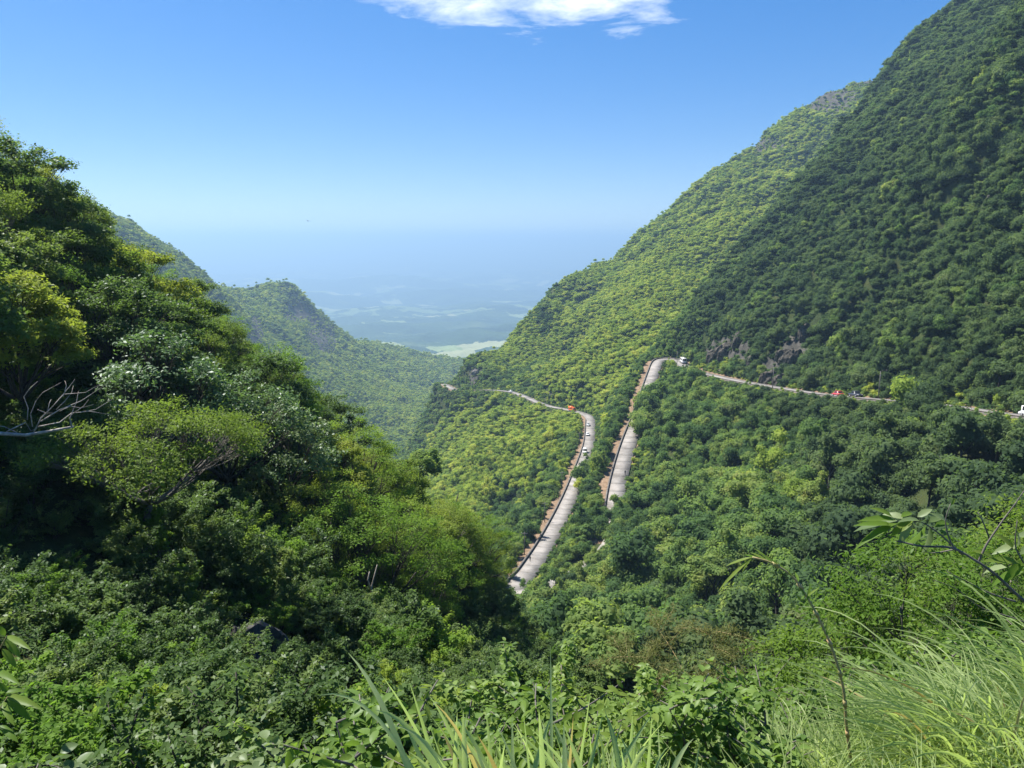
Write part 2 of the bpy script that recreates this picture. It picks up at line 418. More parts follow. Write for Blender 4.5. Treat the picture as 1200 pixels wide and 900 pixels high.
# right mountain: buttress face and its left edge
for t in ((1195, 445, 152, 8), (1200, 400, 160, 8), (1200, 300, 188, 8), (1200, 150, 238, 8), (1200, 0, 305, 8), (1100, 430, 192, 7), (1100, 300, 245, 8), (1100, 150, 345, 8),
          (1000, 425, 236, 6), (1000, 300, 310, 8), (1000, 200, 400, 8), (930, 420, 272, 4), (930, 330, 345, 7), (880, 415, 312, 3), (825, 415, 366, 2),
          (812, 380, 398, 5), (828, 330, 435, 7), (870, 275, 480, 7), (905, 238, 510, 7), (1000, 132, 580, 7), (1090, 50, 620, 7), (1140, 0, 630, 7), (1190, -60, 640, 7),
          (1400, 200, 205, 8), (1400, -50, 300, 8), (1400, 450, 118, 6), (1300, -150, 560, 8)):
    G(*t)
for t in ((850, 545, -62), (900, 600, -30), (1000, 720, 60), (1090, 780, 120), (1250, 800, 180), (790, 480, -78)):
    Hd(*t)
# middle mountain and the spur with the road cut
for t in ((760, 400, 482, 7), (720, 430, 478, 7), (690, 470, 480, 5), (650, 458, 518, 5), (700, 400, 560, 7), (750, 375, 548, 7), (750, 330, 668, 7), (800, 350, 590, 7), (800, 290, 720, 7),
          (850, 252, 780, 7), (850, 213, 900, 7), (815, 215, 930, 7), (900, 200, 830, 7), (960, 112, 1000, 5), (900, 168, 950, 6), (1040, 78, 1060, 4), (1075, 66, 1050, 4), (760, 265, 930, 7), (700, 308, 930, 7), (960, 170, 880, 6),
          (560, 452, 626, 3), (566, 435, 640, 5), (590, 407, 700, 6), (620, 372, 760, 6), (650, 338, 830, 6), (672, 324, 860, 6), (690, 328, 930, 6),
          (600, 440, 606, 5), (640, 430, 606, 5), (640, 400, 690, 7), (660, 362, 790, 7), (668, 408, 672, 7), (705, 352, 800, 7), (730, 310, 880, 7),
          (545, 490, 588, 5), (500, 515, 640, 5), (478, 527, 690, 5), (530, 470, 640, 5)):
    G(*t)
for t in ((560, 1000, -260), (640, 1150, -220), (700, 1250, -170), (850, 1300, 0), (960, 1400, 90), (1075, 1450, 130), (1200, 1400, 250), (520, 800, -235), (600, 1600, -330), (750, 2000, -300)):
    Hd(*t)
# left far ridge, its peak and the valley
for t in ((190, 281, 1100, 12), (225, 295, 1150, 12), (250, 315, 1200, 12), (272, 352, 1350, 22), (300, 344, 1500, 14), (330, 332, 1600, 10), (350, 345, 1620, 12), (390, 379, 1700, 14), (430, 401, 1900, 14),
          (470, 409, 2100, 14), (510, 422, 2300, 14), (550, 438, 2500, 14), (260, 350, 1120, 8), (300, 400, 1060, 8), (340, 440, 1020, 8), (295, 362, 1400, 8), (340, 412, 1290, 8),
          (362, 372, 1540, 8), (380, 402, 1470, 8), (390, 422, 1440, 8), (470, 450, 1600, 8), (450, 510, 1080, 8), (500, 480, 1250, 8), (420, 480, 1130, 8), (530, 452, 1700, 8), (400, 440, 1350, 8),
          (0, 200, 900, 8), (100, 250, 1000, 8), (-200, 150, 900, 8), (430, 430, 1600, 8)):
    G(*t)
for t in ((225, 1700, -160), (330, 2300, -380), (100, 2000, -150), (-200, 1800, 0), (420, 2700, -460)):
    Hd(*t)
# far valley and plain
for t in ((560, 3000, -475), (600, 3000, -480), (480, 3300, -520), (300, 3300, -600), (0, 3500, -500), (800, 3000, -520), (1000, 3000, -400), (1200, 3000, -250), (-300, 4000, -400), (1500, 4000, -400)):
    Hd(*t)
for px in (-300, 0, 250, 450, 560, 680, 900, 1200, 1500):
    for D, z in ((4600, -590), (6300, -665), (10000, -745), (16000, -790), (30000, -830), (60000, -880), (110000, -1150)): Hd(px, D, z)
ctrl = np.array(ctrl)
ctrl = np.vstack((ctrl, ROAD[::9]))
cs = ctrl[:, 1] + Y0
cu = np.stack((ctrl[:, 0] / cs, np.log(cs)), 1); cf = ctrl[:, 2] / cs
K = np.linalg.norm(cu[:, None] - cu[None], axis=2)
n_ = len(cu)
Pm = np.hstack((np.ones((n_, 1)), cu))
A = np.block([[K - 0.0005 * np.eye(n_), Pm], [Pm.T, np.zeros((3, 3))]])
sol = np.linalg.solve(A, np.concatenate((cf, np.zeros(3))))

NU, NS = 470, 900
def ugrid():
    a = np.linspace(-1, 1, NU); return 1.15 * (0.72 * a + 0.28 * a ** 3)
Ug = ugrid(); Sg = np.exp(np.linspace(math.log(0.9), math.log(100000.0), NS))
UU, SS = np.meshgrid(Ug, Sg)
XX = UU * SS; YY = SS - Y0
q = np.stack((UU.ravel(), np.log(SS).ravel()), 1).astype(np.float32)
F = np.empty(len(q))
cu32 = cu.astype(np.float32)
for i in range(0, len(q), 20000):
    d = np.sqrt(((q[i:i + 20000, None, :] - cu32[None]) ** 2).sum(2))
    F[i:i + 20000] = d @ sol[:n_] + sol[n_] + q[i:i + 20000] @ sol[n_ + 1:]
ZZ = F.reshape(UU.shape) * SS
# fractal relief: gullies and lumps that grow with distance
for k, L in enumerate((0.7, 1.7, 4, 10, 24, 60, 140, 340, 900, 2400, 6000)):
    wgt = sstep(2.2 * L, 6 * L, SS) * (1 - sstep(250 * L, 700 * L, SS))
    nz = vnoise(XX / L + 13.7 * k, YY / L - 7.1 * k, k)
    if L in (24, 60, 140, 340): nz = 0.55 - 1.6 * np.abs(nz)
    amp = {24: .10, 60: .15, 140: .16, 340: .07}.get(L, 0.085 if L < 900 else 0.075)
    if L == 140: amp = np.where(SS > 900, .07, .16)
    if L >= 340: wgt = wgt * sstep(700, 1000, SS)
    ZZ += wgt * nz * L * amp
# ribs and gullies running down the right-hand mountain and the far ridges
ca, sa = math.cos(rad(-28)), math.sin(rad(-28))
along = (-XX * sa + YY * ca); across = XX * ca + YY * sa
wr = sstep(.12, .3, UU) * sstep(150, 260, SS) * (1 - sstep(900, 1300, SS)) * sstep(0, 40, ZZ + 62)
rib = np.abs(vnoise(along / 46 + .25 * vnoise(XX / 90, YY / 90, 61), across / 230, 62)) + .5 * np.abs(vnoise(along / 21, across / 120, 63))
ZZ += wr * (.30 - rib) * 26
wl = (1 - sstep(-.28, -.16, UU)) * sstep(800, 1000, SS) * (1 - sstep(2400, 2900, SS))
rib = np.abs(vnoise(XX / 420 + YY / 260, (XX - YY) / 900, 65)) + .45 * np.abs(vnoise(XX / 170 + YY / 110, (XX - YY) / 400, 66))
ZZ += wl * (.24 - rib) * 60
# the plateau: nothing rises far above the crest in view
ZZ = np.where(ZZ > 170, 170 + 60 * np.tanh((ZZ - 170) / 60), ZZ)
# road bench
droad = np.full(XX.shape, 1e3); zroad = np.zeros(XX.shape); sroad = np.zeros(XX.shape); iroad = np.zeros(XX.shape)
near = (SS > 80) & (SS < 760) & (UU > -0.15)
pts = np.stack((XX[near], YY[near]), 1); bd = np.full(len(pts), 1e9); bz = np.zeros(len(pts)); bs = np.zeros(len(pts)); bi_ = np.zeros(len(pts))
t2 = np.gradient(ROAD, axis=0)[::2]
R2 = ROAD[::2]
for i in range(0, len(pts), 8000):
    dd = ((pts[i:i + 8000, None, :] - R2[None, :, :2]) ** 2).sum(2)
    j = dd.argmin(1); bd[i:i + 8000] = np.sqrt(dd[np.arange(len(j)), j]); bz[i:i + 8000] = R2[j, 2]
    e2 = pts[i:i + 8000] - R2[j, :2]; bs[i:i + 8000] = np.sign(e2[:, 0] * t2[j, 1] - e2[:, 1] * t2[j, 0]); bi_[i:i + 8000] = j * 2
droad[near] = bd; zroad[near] = bz; sroad[near] = bs; iroad[near] = bi_
outer = np.where(iroad > len(ROAD) * .5, -1, 1)      # right hand on the way down, left hand after the bend
low = int(np.argmin(((ROAD[:, :2] - pix(603, 692, 183)[:2]) ** 2).sum(1))); hp = int(np.argmin(((ROAD[:, :2] - pix(783, 421, 396)[:2]) ** 2).sum(1)))
outer = np.where(iroad > low - 10, -1, np.where(iroad > hp - 12, 1, -1))
bl = 1 - sstep(5.5, 17.0, droad)
ZZ = ZZ * (1 - bl) + (zroad - 0.5) * bl

# rock: cliffs and road cuts, as an attribute
rock = np.zeros(XX.shape)
PX, PY = project(XX, YY, ZZ)
for px, py, D, rx, ry in ((930, 412, 292, 26, 28), (905, 430, 290, 24, 16), (850, 415, 350, 40, 24), (378, 392, 1480, 24, 30), (352, 368, 1560, 26, 14), (300, 385, 1200, 12, 30), (975, 116, 1010, 40, 22), (1030, 90, 1050, 40, 18), (900, 170, 950, 26, 10), (1150, 225, 260, 12, 10),
                          (556, 442, 630, 10, 14), (487, 506, 1000, 6, 5), (300, 775, 24, 45, 40), (640, 468, 512, 14, 8)):
    w_ = np.exp(-((PX - px) / rx) ** 2 - ((PY - py) / ry) ** 2) * np.exp(-(np.log(SS / D) / 0.18) ** 2)
    rock = np.maximum(rock, w_)
earth = (1 - sstep(4.5, 9.0, droad)) * np.where(sroad == outer, .95, .45)
earth = np.where((iroad < hp - 14) & (sroad != outer), .95 * (1 - sstep(6.0, 10.0, droad)), earth)
earth = np.where(droad < 3.2, 0.95, earth)
earth *= np.where((iroad > low - 25) & (iroad < low - 3), .4, 1)

def grid_obj(name, i0, i1, mat):
    sub = slice(i0, i1)
    v = np.stack((XX[sub], YY[sub], ZZ[sub]), -1).reshape(-1, 3)
    r = i1 - i0
    i = np.arange(r - 1)[:, None] * NU; j = np.arange(NU - 1)[None]
    f = np.stack((i + j, i + j + 1, i + NU + j + 1, i + NU + j), -1).reshape(-1, 4)
    me = mesh_np(name, v, f); smooth(me)
    for an, arr in (('rock', rock), ('earth', earth)):
        a = me.attributes.new(an, 'FLOAT', 'POINT'); a.data.foreach_set('value', arr[sub].ravel().astype(np.float32))
    o = obj(name, me, mat); o['kind'] = 'structure'; return o
split = int(np.searchsorted(Sg, 2900))
grid_obj('mountain_terrain', 0, split + 1, M['terrain'])
grid_obj('plain', split, NS, M['plain'])

lnS = np.log(Sg)
def ground(x, y, arr=None):
    arr = ZZ if arr is None else arr
    x = np.atleast_1d(np.asarray(x, float)); y = np.atleast_1d(np.asarray(y, float))
    s = np.maximum(y + Y0, 1.0); u = x / s
    fi = np.interp(u, Ug, np.arange(NU)); fj = np.interp(np.log(s), lnS, np.arange(NS))
    i = np.clip(fi.astype(int), 0, NU - 2); j = np.clip(fj.astype(int), 0, NS - 2)
    a = fi - i; b = fj - j
    return (arr[j, i] * (1 - a) + arr[j, i + 1] * a) * (1 - b) + (arr[j + 1, i] * (1 - a) + arr[j + 1, i + 1] * a) * b
# running horizon per column, for leaving out what can never be seen
print('highest ground', ZZ[SS < 4000].max())
slope = np.where(YY > 1.5, ZZ / np.maximum(YY, 1.5), -9)
HOR = np.maximum.accumulate(slope, axis=0)
# ------------------------------------------------------------------ road surface, walls
M['slab'] = plain_mat('road_concrete', (0.27, 0.255, 0.24), (0.20, 0.19, 0.178), 0.35, 0.85, 9)
def _slab_variation(m):
    nt = m.node_tree; p = [n for n in nt.nodes if n.type == 'BSDF_PRINCIPLED'][0]
    src = p.inputs['Base Color'].links[0].from_socket
    oi = nt.nodes.new('ShaderNodeObjectInfo')
    v = ramp(nt, oi.outputs['Random'], [(0.0, (0.90, 0.89, 0.88)), (0.5, (0.95, 0.94, 0.93)), (1.0, (1.03, 1.01, 1.0))])
    st = ramp(nt, noise(nt, 0.16, 8, rough=.65), [(0.36, (0.62, 0.60, 0.57)), (0.5, (0.95, 0.94, 0.93)), (0.62, (1.06, 1.05, 1.03))])
    lk(nt, mixc_(nt, 1.0, mixc_(nt, 1.0, src, st, 'MULTIPLY'), v, 'MULTIPLY'), p.inputs['Base Color'])
_slab_variation(M['slab'])
M['wall'] = plain_mat('wall_concrete', (0.15, 0.135, 0.12), (0.07, 0.063, 0.055), 1.2, 0.9)
rt = np.gradient(ROAD, axis=0); rt[:, 2] = 0; rt /= np.linalg.norm(rt, axis=1)[:, None]
rn = np.stack((rt[:, 1], -rt[:, 0], np.zeros(len(rt))), 1)      # to the right of travel (downhill run)
seg = np.linalg.norm(np.diff(ROAD, axis=0), axis=1); RL = np.concatenate(([0], np.cumsum(seg)))
# the roadbed under the slabs
road = empty('road', tuple(ROAD[len(ROAD) // 2])); road['kind'] = 'structure'
base = np.array(road.location)
def strip(i0, i1, a, b, z0, z1):
    """solid strip along the centre line from lateral a to b, heights z0..z1"""
    idx = np.arange(i0, i1 + 1); c = ROAD[idx] - base; n = rn[idx]
    ring = np.stack((c + n * a + (0, 0, z0), c + n * b + (0, 0, z0), c + n * b + (0, 0, z1), c + n * a + (0, 0, z1)), 1)
    m = len(idx); v = ring.reshape(-1, 3)
    i = np.arange(m - 1)[:, None] * 4; j = np.arange(4)[None]
    q = np.stack((i + j, i + (j + 1) % 4, i + 4 + (j + 1) % 4, i + 4 + j), -1).reshape(-1, 4)
    q = np.vstack((q, [[3, 2, 1, 0]], [[4 * m - 4, 4 * m - 3, 4 * m - 2, 4 * m - 1]]))
    return v, q
mb = MB(); mb.add(*strip(0, len(ROAD) - 1, -RW - 0.3, RW + 0.3, -0.8, -0.02)); mb.build('roadbed', M['slab'], road)
SL = 4
for i in range(0, len(ROAD) - SL, SL):
    for a, b in ((-RW, RW),):
        mb = MB(); v, q = strip(i, i + SL, a, b, -0.10, random.uniform(0.0, 0.006))
        d = (v[-4:] - v[:4]); v[-4:] -= d / np.linalg.norm(d, axis=1)[:, None] * 0.01
        mb.add(v, q); mb.build('slab', M['slab'], road)
def ridx(px, D):
    p = pix(px, 450, D); return int(np.argmin(((ROAD[:, :2] - p[:2]) ** 2).sum(1)))
def wall(i0, i1, side, label, h=.45):
    w = empty('parapet_wall', tuple(ROAD[(i0 + i1) // 2])); off = np.array(w.location) - base
    mb = MB(); a = side * (RW + 0.45)
    v, q = strip(i0, i1, min(a, a + side * 0.35), max(a, a + side * 0.35), -1.2, h); mb.add(v - off, q); mb.build('wall', M['wall'], w)
    mb = MB(); v, q = strip(i0, i1, min(a - side * .06, a + side * 0.41), max(a - side * .06, a + side * 0.41), h + .003, h + .12); mb.add(v - off, q); mb.build('coping', M['wall'], w)
    tag(w, label, 'wall'); return w
i_h1 = ridx(783, 396); i_m = ridx(720, 598 and 221); i_l = ridx(603, 183); i_t = ridx(691, 452); i_e = ridx(556, 618)
# driving down: the outer (valley) edge is on the right hand on the way to the first bend, then on the same side again
wall(i_h1 - 12, i_m + 6, 1, 'dark low parapet wall along the outer edge of the middle stretch of road')
wall(i_l - 8, i_t - 4, -1, 'dark low parapet wall beside the brown earth strip on the lower road')
wall(0, i_h1 - 22, -1, 'low parapet wall along the foot of the dark right-hand mountain', .12)
wall(i_t + 12, i_e, -1, 'low parapet wall of the distant road below the shaded spur', .2)
# ------------------------------------------------------------------ foliage builders
def unit(v): return v / (np.linalg.norm(v, axis=-1, keepdims=True) + 1e-9)
def rhombus(mb, c, nrm, ln, wd, droop=0.0, r=rng):
    """many small leaves: one folded quad each"""
    n = len(c); d = unit(np.cross(nrm, r.normal(size=(n, 3)))); d[:, 2] -= droop; d = unit(d)
    s = unit(np.cross(nrm, d)); up = np.cross(d, s)
    ln = np.broadcast_to(ln, (n,))[:, None]; wd = np.broadcast_to(wd, (n,))[:, None]
    v = np.stack((c - d * ln * .5, c + s * wd * .5 + up * wd * .18, c + d * ln * .5, c - s * wd * .5 + up * wd * .18), 1).reshape(-1, 3)
    q = np.arange(n * 4).reshape(-1, 4)
    mb.add(v, q)
LEAFPROF = ((0.0, 0.0), (0.28, 0.42), (0.62, 0.40), (1.0, 0.0))
def broad_leaves(mb, c, d, nrm, ln, wd, curl=0.25):
    """large leaves: 10 vertices, folded along the midrib and curling down"""
    n = len(c); d = unit(d); s = unit(np.cross(d, nrm)); up = unit(np.cross(s, d))
    ln = np.broadcast_to(ln, (n,))[:, None]; wd = np.broadcast_to(wd, (n,))[:, None]
    def mid(t): return c + d * ln * t - up * ln * curl * t * t
    V = [mid(0.0), mid(.22), mid(.5), mid(.78), mid(1.0)]
    for t, w in ((.22, .40), (.5, .5), (.78, .32)):
        V += [mid(t) + s * wd * w + up * wd * .12, mid(t) - s * wd * w + up * wd * .12]
    v = np.stack(V, 1).reshape(-1, 3); b = (np.arange(n) * 11)[:, None]
    q = np.concatenate([b + np.array(f)[None] for f in ((1, 2, 7, 5), (2, 3, 9, 7), (2, 1, 6, 8), (3, 2, 8, 10))])
    t = np.concatenate([b + np.array(f)[None] for f in ((0, 1, 5), (1, 0, 6), (3, 4, 9), (4, 3, 10))])
    mb.add(v, q, t)
def bez(p0, p1, sag=0.0, n=6, up=0.25):
    p0 = np.asarray(p0, float); p1 = np.asarray(p1, float)
    L = np.linalg.norm(p1 - p0); c = (p0 + p1) / 2 + np.array((0, 0, L * up)) + rng.normal(size=3) * L * 0.07
    t = np.linspace(0, 1, n)[:, None]
    return (1 - t) ** 2 * p0 + 2 * t * (1 - t) * c + t * t * p1

def sphere_dirs(n, r=rng): return unit(r.normal(size=(n, 3)))

def crown_mesh(name, R, Hc, seed, lobes=12, leaves=2600, size=0.42, flat=0.8, lo=.2, hi=.48, ragged=.3):
    """mid-distance crown: lobed clumps of leaf-sized faces round a dark interior"""
    r = np.random.default_rng(seed); mb = MB()
    d = sphere_dirs(lobes * 3, r); d = d[d[:, 2] > -0.35][:lobes]
    cen = d * np.array((R * .62, R * .62, Hc * .30)) * r.uniform(.75 - ragged * .5, 1.1 + ragged * .5, (len(d), 1))
    cen[:, 2] += r.normal(size=len(cen)) * Hc * .10; cen[:, :2] += r.normal(size=2) * R * .14
    cen = np.vstack((cen, [[0, 0, Hc * .12]])); lr = r.uniform(lo, hi, len(cen)) * R; lr[-1] = .52 * R
    area = lr ** 2; cnt = (leaves * area / area.sum()).astype(int)
    for c, a, k in zip(cen, lr, cnt):
        e = sphere_dirs(k, r); keep = e[:, 2] > -.55; e = e[keep]
        rr = a * r.uniform(.66, 1.10, (len(e), 1)); rr[r.random(len(e)) < .14] *= 1.25
        p = c + e * rr * np.array((1, 1, flat))
        inside = np.zeros(len(p), bool)
        for c2, a2 in zip(cen, lr):
            if c2 is c: continue
            inside |= (((p - c2) / np.array((1, 1, flat))) ** 2).sum(1) < (a2 * .66) ** 2
        p = p[~inside]; e = e[~inside]
        nrm = unit(e * .75 + np.array((0, 0, .35)) + r.normal(size=e.shape) * .45)
        sz = size * r.uniform(.6, 1.25, len(p))
        rhombus(mb, p, nrm, sz, sz * .62, .1, r)
        # interior body of the lobe
        th = np.linspace(0, 2 * math.pi, 7)[:-1]; ph = np.array((-.5, .15, .75))
        ring = np.stack([np.stack((np.cos(th) * math.cos(f), np.sin(th) * math.cos(f), np.full(6, math.sin(f))), 1) for f in ph]).reshape(-1, 3)
        vv = np.vstack((ring, (0, 0, 1), (0, 0, -.8))) * a * .74 * np.array((1, 1, flat)) + c
        j = np.arange(6); q = np.vstack([np.stack((b * 6 + j, b * 6 + (j + 1) % 6, b * 6 + 6 + (j + 1) % 6, b * 6 + 6 + j), 1) for b in (0, 1)])
        t = np.vstack((np.stack((12 + j, 12 + (j + 1) % 6, np.full(6, 18)), 1), np.stack(((j + 1) % 6, j, np.full(6, 19)), 1)))
        mb.add(vv, q, t)
    return mb.mesh(name)
def trunk_mesh(name, H, r0, seed, R=2.0, forks=5):
    r = np.random.default_rng(seed); mb = MB()
    top = np.array((r.normal() * .3, r.normal() * .3, H * .62))
    p = bez((0, 0, -1.5), top, n=6, up=0.0); mb.tube(p, np.linspace(r0 * 1.25, r0 * .6, 6), 6)
    for k in range(forks):
        a = k / forks * 6.28 + r.uniform(-.4, .4); f = r.uniform(.55, 1.0)
        s = p[0] + (p[-1] - p[0]) * f
        e = top + np.array((math.cos(a) * R * .7, math.sin(a) * R * .7, H * r.uniform(.1, .28)))
        mb.tube(bez(s, e, n=5, up=-.05), np.linspace(r0 * .5, r0 * .12, 5), 5)
    return smooth(mb.mesh(name))

def near_tree(seed, H, R, base_z=0.35, thick=0.16, tips=300, per=32, leaf=(.16, .07), flat=.55, clump=.42, lean=(0, 0), spread=1.0, top_bias=.35, sparse=0.0, limbs=5, thin=1.0):
    """trunk, limbs and twigs that reach every leaf clump; returns wood mesh, leaf mesh"""
    r = np.random.default_rng(seed); wood = MB(); leaf_mb = MB()
    fork = np.array((lean[0] * .4, lean[1] * .4, H * base_z))
    trunk = bez((0, 0, -1.0), fork, n=6, up=0.0); wood.tube(trunk, np.linspace(thick * 1.3, thick * .85, 6) * thin, 7)
    Hc = H * (1 - base_z)
    d = sphere_dirs(tips * 4, r); d = d[d[:, 2] > -.25][:tips]
    rad_ = r.uniform(.55, 1.0, (len(d), 1)) ** .5
    P = d * rad_ * np.array((R, R, Hc * flat))
    P[:, 2] += H * base_z + Hc * (1 - flat) * .9 + top_bias * 0
    P[:, :2] += np.array(lean)
    # uneven outline: push whole sectors in and out, punch gaps
    ang = np.arctan2(d[:, 1], d[:, 0]); wob = 1 + .22 * np.sin(ang * 2 + seed) + .16 * np.sin(ang * 5 + seed * 2.3)
    P[:, :2] = (P[:, :2] - np.array(lean)) * wob[:, None] * spread + np.array(lean)
    P[:, 2] += r.normal(size=len(P)) * .12 * Hc * .5 + .10 * Hc * np.sin(ang * 3 + seed * 1.7)
    # hierarchy: limbs by sector, branches by nearest of random seeds
    lc = P[r.choice(len(P), limbs, replace=False)]
    for _ in range(3):
        li = ((P[:, None] - lc[None]) ** 2).sum(2).argmin(1)
        lc = np.array([P[li == k].mean(0) if (li == k).any() else lc[k] for k in range(limbs)])
    for k in range(limbs):
        idx = np.where(li == k)[0]
        if len(idx) == 0: continue
        end = fork + (lc[k] - fork) * .72; end[2] -= Hc * .08
        limb = bez(fork - (0, 0, .1), end, n=7, up=-.10); wood.tube(limb, np.linspace(thick * .62, thick * .26, 7) * thin, 6)
        nb = max(2, len(idx) // 13)
        bc = P[r.choice(idx, min(nb, len(idx)), replace=False)]
        bi = ((P[idx][:, None] - bc[None]) ** 2).sum(2).argmin(1)
        for b in range(len(bc)):
            sub = idx[bi == b]
            if len(sub) == 0: continue
            m = P[sub].mean(0); P[sub, 2] = m[2] + (P[sub, 2] - m[2]) * .38; P[sub, :2] = m[:2] + (P[sub, :2] - m[:2]) * .86
            s = limb[r.integers(2, 7)]
            e = s + (m - s) * .75; e[2] -= .1
            br = bez(s, e, n=5, up=-.05); wood.tube(br, np.linspace(thick * .24, thick * .10, 5) * thin, 5)
            for t in sub:
                s2 = br[r.integers(2, 5)]
                wood.tube(bez(s2, P[t], n=4, up=-.03), np.linspace(thick * .085, thick * .03, 4) * thin, 3)
    keep = r.random(len(P)) >= sparse
    Pk = P[keep]; n = len(Pk) * per
    c = np.repeat(Pk, per, 0); e = r.normal(size=(n, 3)) * np.array((1, 1, .55)) * clump * .6
    c = c + e; out = unit(c - np.array((lean[0], lean[1], H * .55)))
    nrm = unit(out * .35 + np.array((0, 0, .7)) + r.normal(size=(n, 3)) * .5)
    ln = leaf[0] * r.uniform(.6, 1.3, n)
    rhombus(leaf_mb, c, nrm, ln, ln * leaf[1] / leaf[0], .12, r)
    return smooth(wood.mesh('trunk')), leaf_mb.mesh('crown')

def bush_mesh(seed, R, H, leaves, ln, wd, broad=True, droop=.2):
    r = np.random.default_rng(seed); wood = MB(); lf = MB()
    stems = 7 + seed % 4; tips = []
    for k in range(stems):
        a = r.uniform(0, 6.28); q = r.uniform(.2, 1.0)
        e = np.array((math.cos(a) * R * q, math.sin(a) * R * q, H * r.uniform(.65, 1.05) * (1.05 - .3 * q)))
        p = bez((r.normal() * .06, r.normal() * .06, -.25), e, n=7, up=.12); wood.tube(p, np.linspace(.016, .005, 7) * max(H, .6), 5)
        for m in range(5):
            s = p[r.integers(2, 7)]; b = r.uniform(0, 6.28)
            t = s + np.array((math.cos(b) * R * .4, math.sin(b) * R * .4, H * r.uniform(.05, .3)))
            pb = bez(s, t, n=5, up=.05); wood.tube(pb, np.linspace(.008, .003, 5) * max(H, .6), 4); tips.append(pb)
        tips.append(p[3:])
    per = max(1, leaves // len(tips))
    Cc = []; Dd = []
    for p in tips:
        f = r.uniform(.15, 1.0, per) * (len(p) - 1); i = np.minimum(f.astype(int), len(p) - 2)
        Cc.append(p[i] + (p[i + 1] - p[i]) * (f - i)[:, None] + r.normal(size=(per, 3)) * .03 * R)
        dd = r.normal(size=(per, 3)); dd[:, 2] = dd[:, 2] * .4 + .1 - droop * r.random(per); Dd.append(dd)
    Cc = np.vstack(Cc); Dd = unit(np.vstack(Dd)); n = len(Cc)
    nr = unit(np.array((0, 0, 1.0)) + r.normal(size=(n, 3)) * .45)
    L = ln * r.uniform(.55, 1.2, n)
    if broad: broad_leaves(lf, Cc, Dd, nr, L, L * wd / ln, .25)
    else: rhombus(lf, Cc + Dd * L[:, None] * .5, nr, L, L * wd / ln, droop, r)
    return smooth(wood.mesh('stem')), lf.mesh('foliage')
# ------------------------------------------------------------------ where trees stand
def zone_spacing(s):
    return 4.7 if s < 200 else 4.0 if s < 330 else 3.5 if s < 480 else 3.2 if s < 800 else 4.2 if s < 1500 else 6.5
def scatter(s0, s1, umin, umax, spacing, r):
    x = []; y = []
    a = spacing
    ys = np.arange(s0 - Y0, s1 - Y0, a * .88)
    for k, yy in enumerate(ys):
        s = yy + Y0; xs = np.arange(umin * s, umax * s, a) + (a * .5 if k % 2 else 0)
        x.append(xs); y.append(np.full(len(xs), yy))
    x = np.concatenate(x); y = np.concatenate(y)
    return x + r.uniform(-.42, .42, len(x)) * a, y + r.uniform(-.42, .42, len(x)) * a
def visible(x, y, ztop, margin=.012):
    s = y + Y0; u = x / s
    i = np.clip(np.round(np.interp(u, Ug, np.arange(NU))).astype(int), 0, NU - 1)
    j = np.clip(np.interp(np.log(np.maximum(s * .985 - 2, 1)), lnS, np.arange(NS)).astype(int), 0, NS - 1)
    return ztop / y > HOR[j, i] - margin
VIS_ROAD = []          # stretches of road the photograph shows open to view
for i0, i1 in ((i_h1 - 20, i_m - 2), (i_l, i_t + 14), (ridx(870, 300) - 45, ridx(870, 300) + 22), (ridx(1200, 140) - 8, ridx(1130, 164)), (ridx(1040, 198), ridx(930, 258) + 6), (ridx(1130, 164) - 6, ridx(1190, 142) if False else ridx(1130, 164) + 4), (i_t + 14, i_e)):
    VIS_ROAD.append(np.arange(i0, i1, 2))
VIS_ROAD = np.concatenate(VIS_ROAD)
# the stretch between the trees that hides the middle road in the photograph
gap0, gap1 = ridx(754, 322), ridx(739, 281)
VIS_ROAD = VIS_ROAD[(VIS_ROAD < gap0 - 8) | (VIS_ROAD > gap1 + 8) | (VIS_ROAD > i_m)]
vr = ROAD[VIS_ROAD]; vout = np.where(VIS_ROAD > i_l - 10, -1, np.where(VIS_ROAD > i_h1 - 12, 1, -1))[:, None]
vrp = np.vstack([vr + rn[VIS_ROAD] * vout * o_ for o_ in (2.2, .9, -.3)])
def room_under_view(x, y, z, R):
    """height a tree may have before it stands between the viewpoint and the open road"""
    lim = np.full(len(x), 99.0)
    for P in vrp:
        t = y / P[1]; ok = (t > .25) & (t < .995)
        lat = np.abs(x - P[0] * t); hit = ok & (lat < R * .85)
        lim[hit] = np.minimum(lim[hit], (P[2] * t - z)[hit] - .1)
    return lim
ND = 16
crowns = []
fr = np.random.default_rng(5)
protos = []
for k in range(ND):
    R = fr.uniform(2.5, 3.4); form = k % 4
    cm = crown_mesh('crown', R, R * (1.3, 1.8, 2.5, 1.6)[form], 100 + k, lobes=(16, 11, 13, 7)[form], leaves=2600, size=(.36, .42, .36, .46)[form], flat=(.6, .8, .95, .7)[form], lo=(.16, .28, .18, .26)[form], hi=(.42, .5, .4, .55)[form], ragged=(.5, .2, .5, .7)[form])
    cm.materials.append(M['forest'] if k < 8 else M['forest_shaded'] if k < 12 else M['forest_sunlit']); crowns.append(cm)
trunks = []
for k in range(3):
    tm = trunk_mesh('trunk', 6.0, .16, 40 + k); tm.materials.append(M['bark']); trunks.append(tm)

FX = []; FY = []; FA = []
band = [(70, 200), (200, 330), (330, 480), (480, 800), (800, 1500), (1500, 3600)]
for s0, s1 in band:
    a = zone_spacing(s0 + 1)
    x, y = scatter(s0, s1, -.82, .82, a, fr); FX.append(x); FY.append(y); FA.append(np.full(len(x), a))
x, y = scatter(140, 760, .20, .82, 5.2, fr); FX.append(x); FY.append(y); FA.append(np.full(len(x), 4.0))
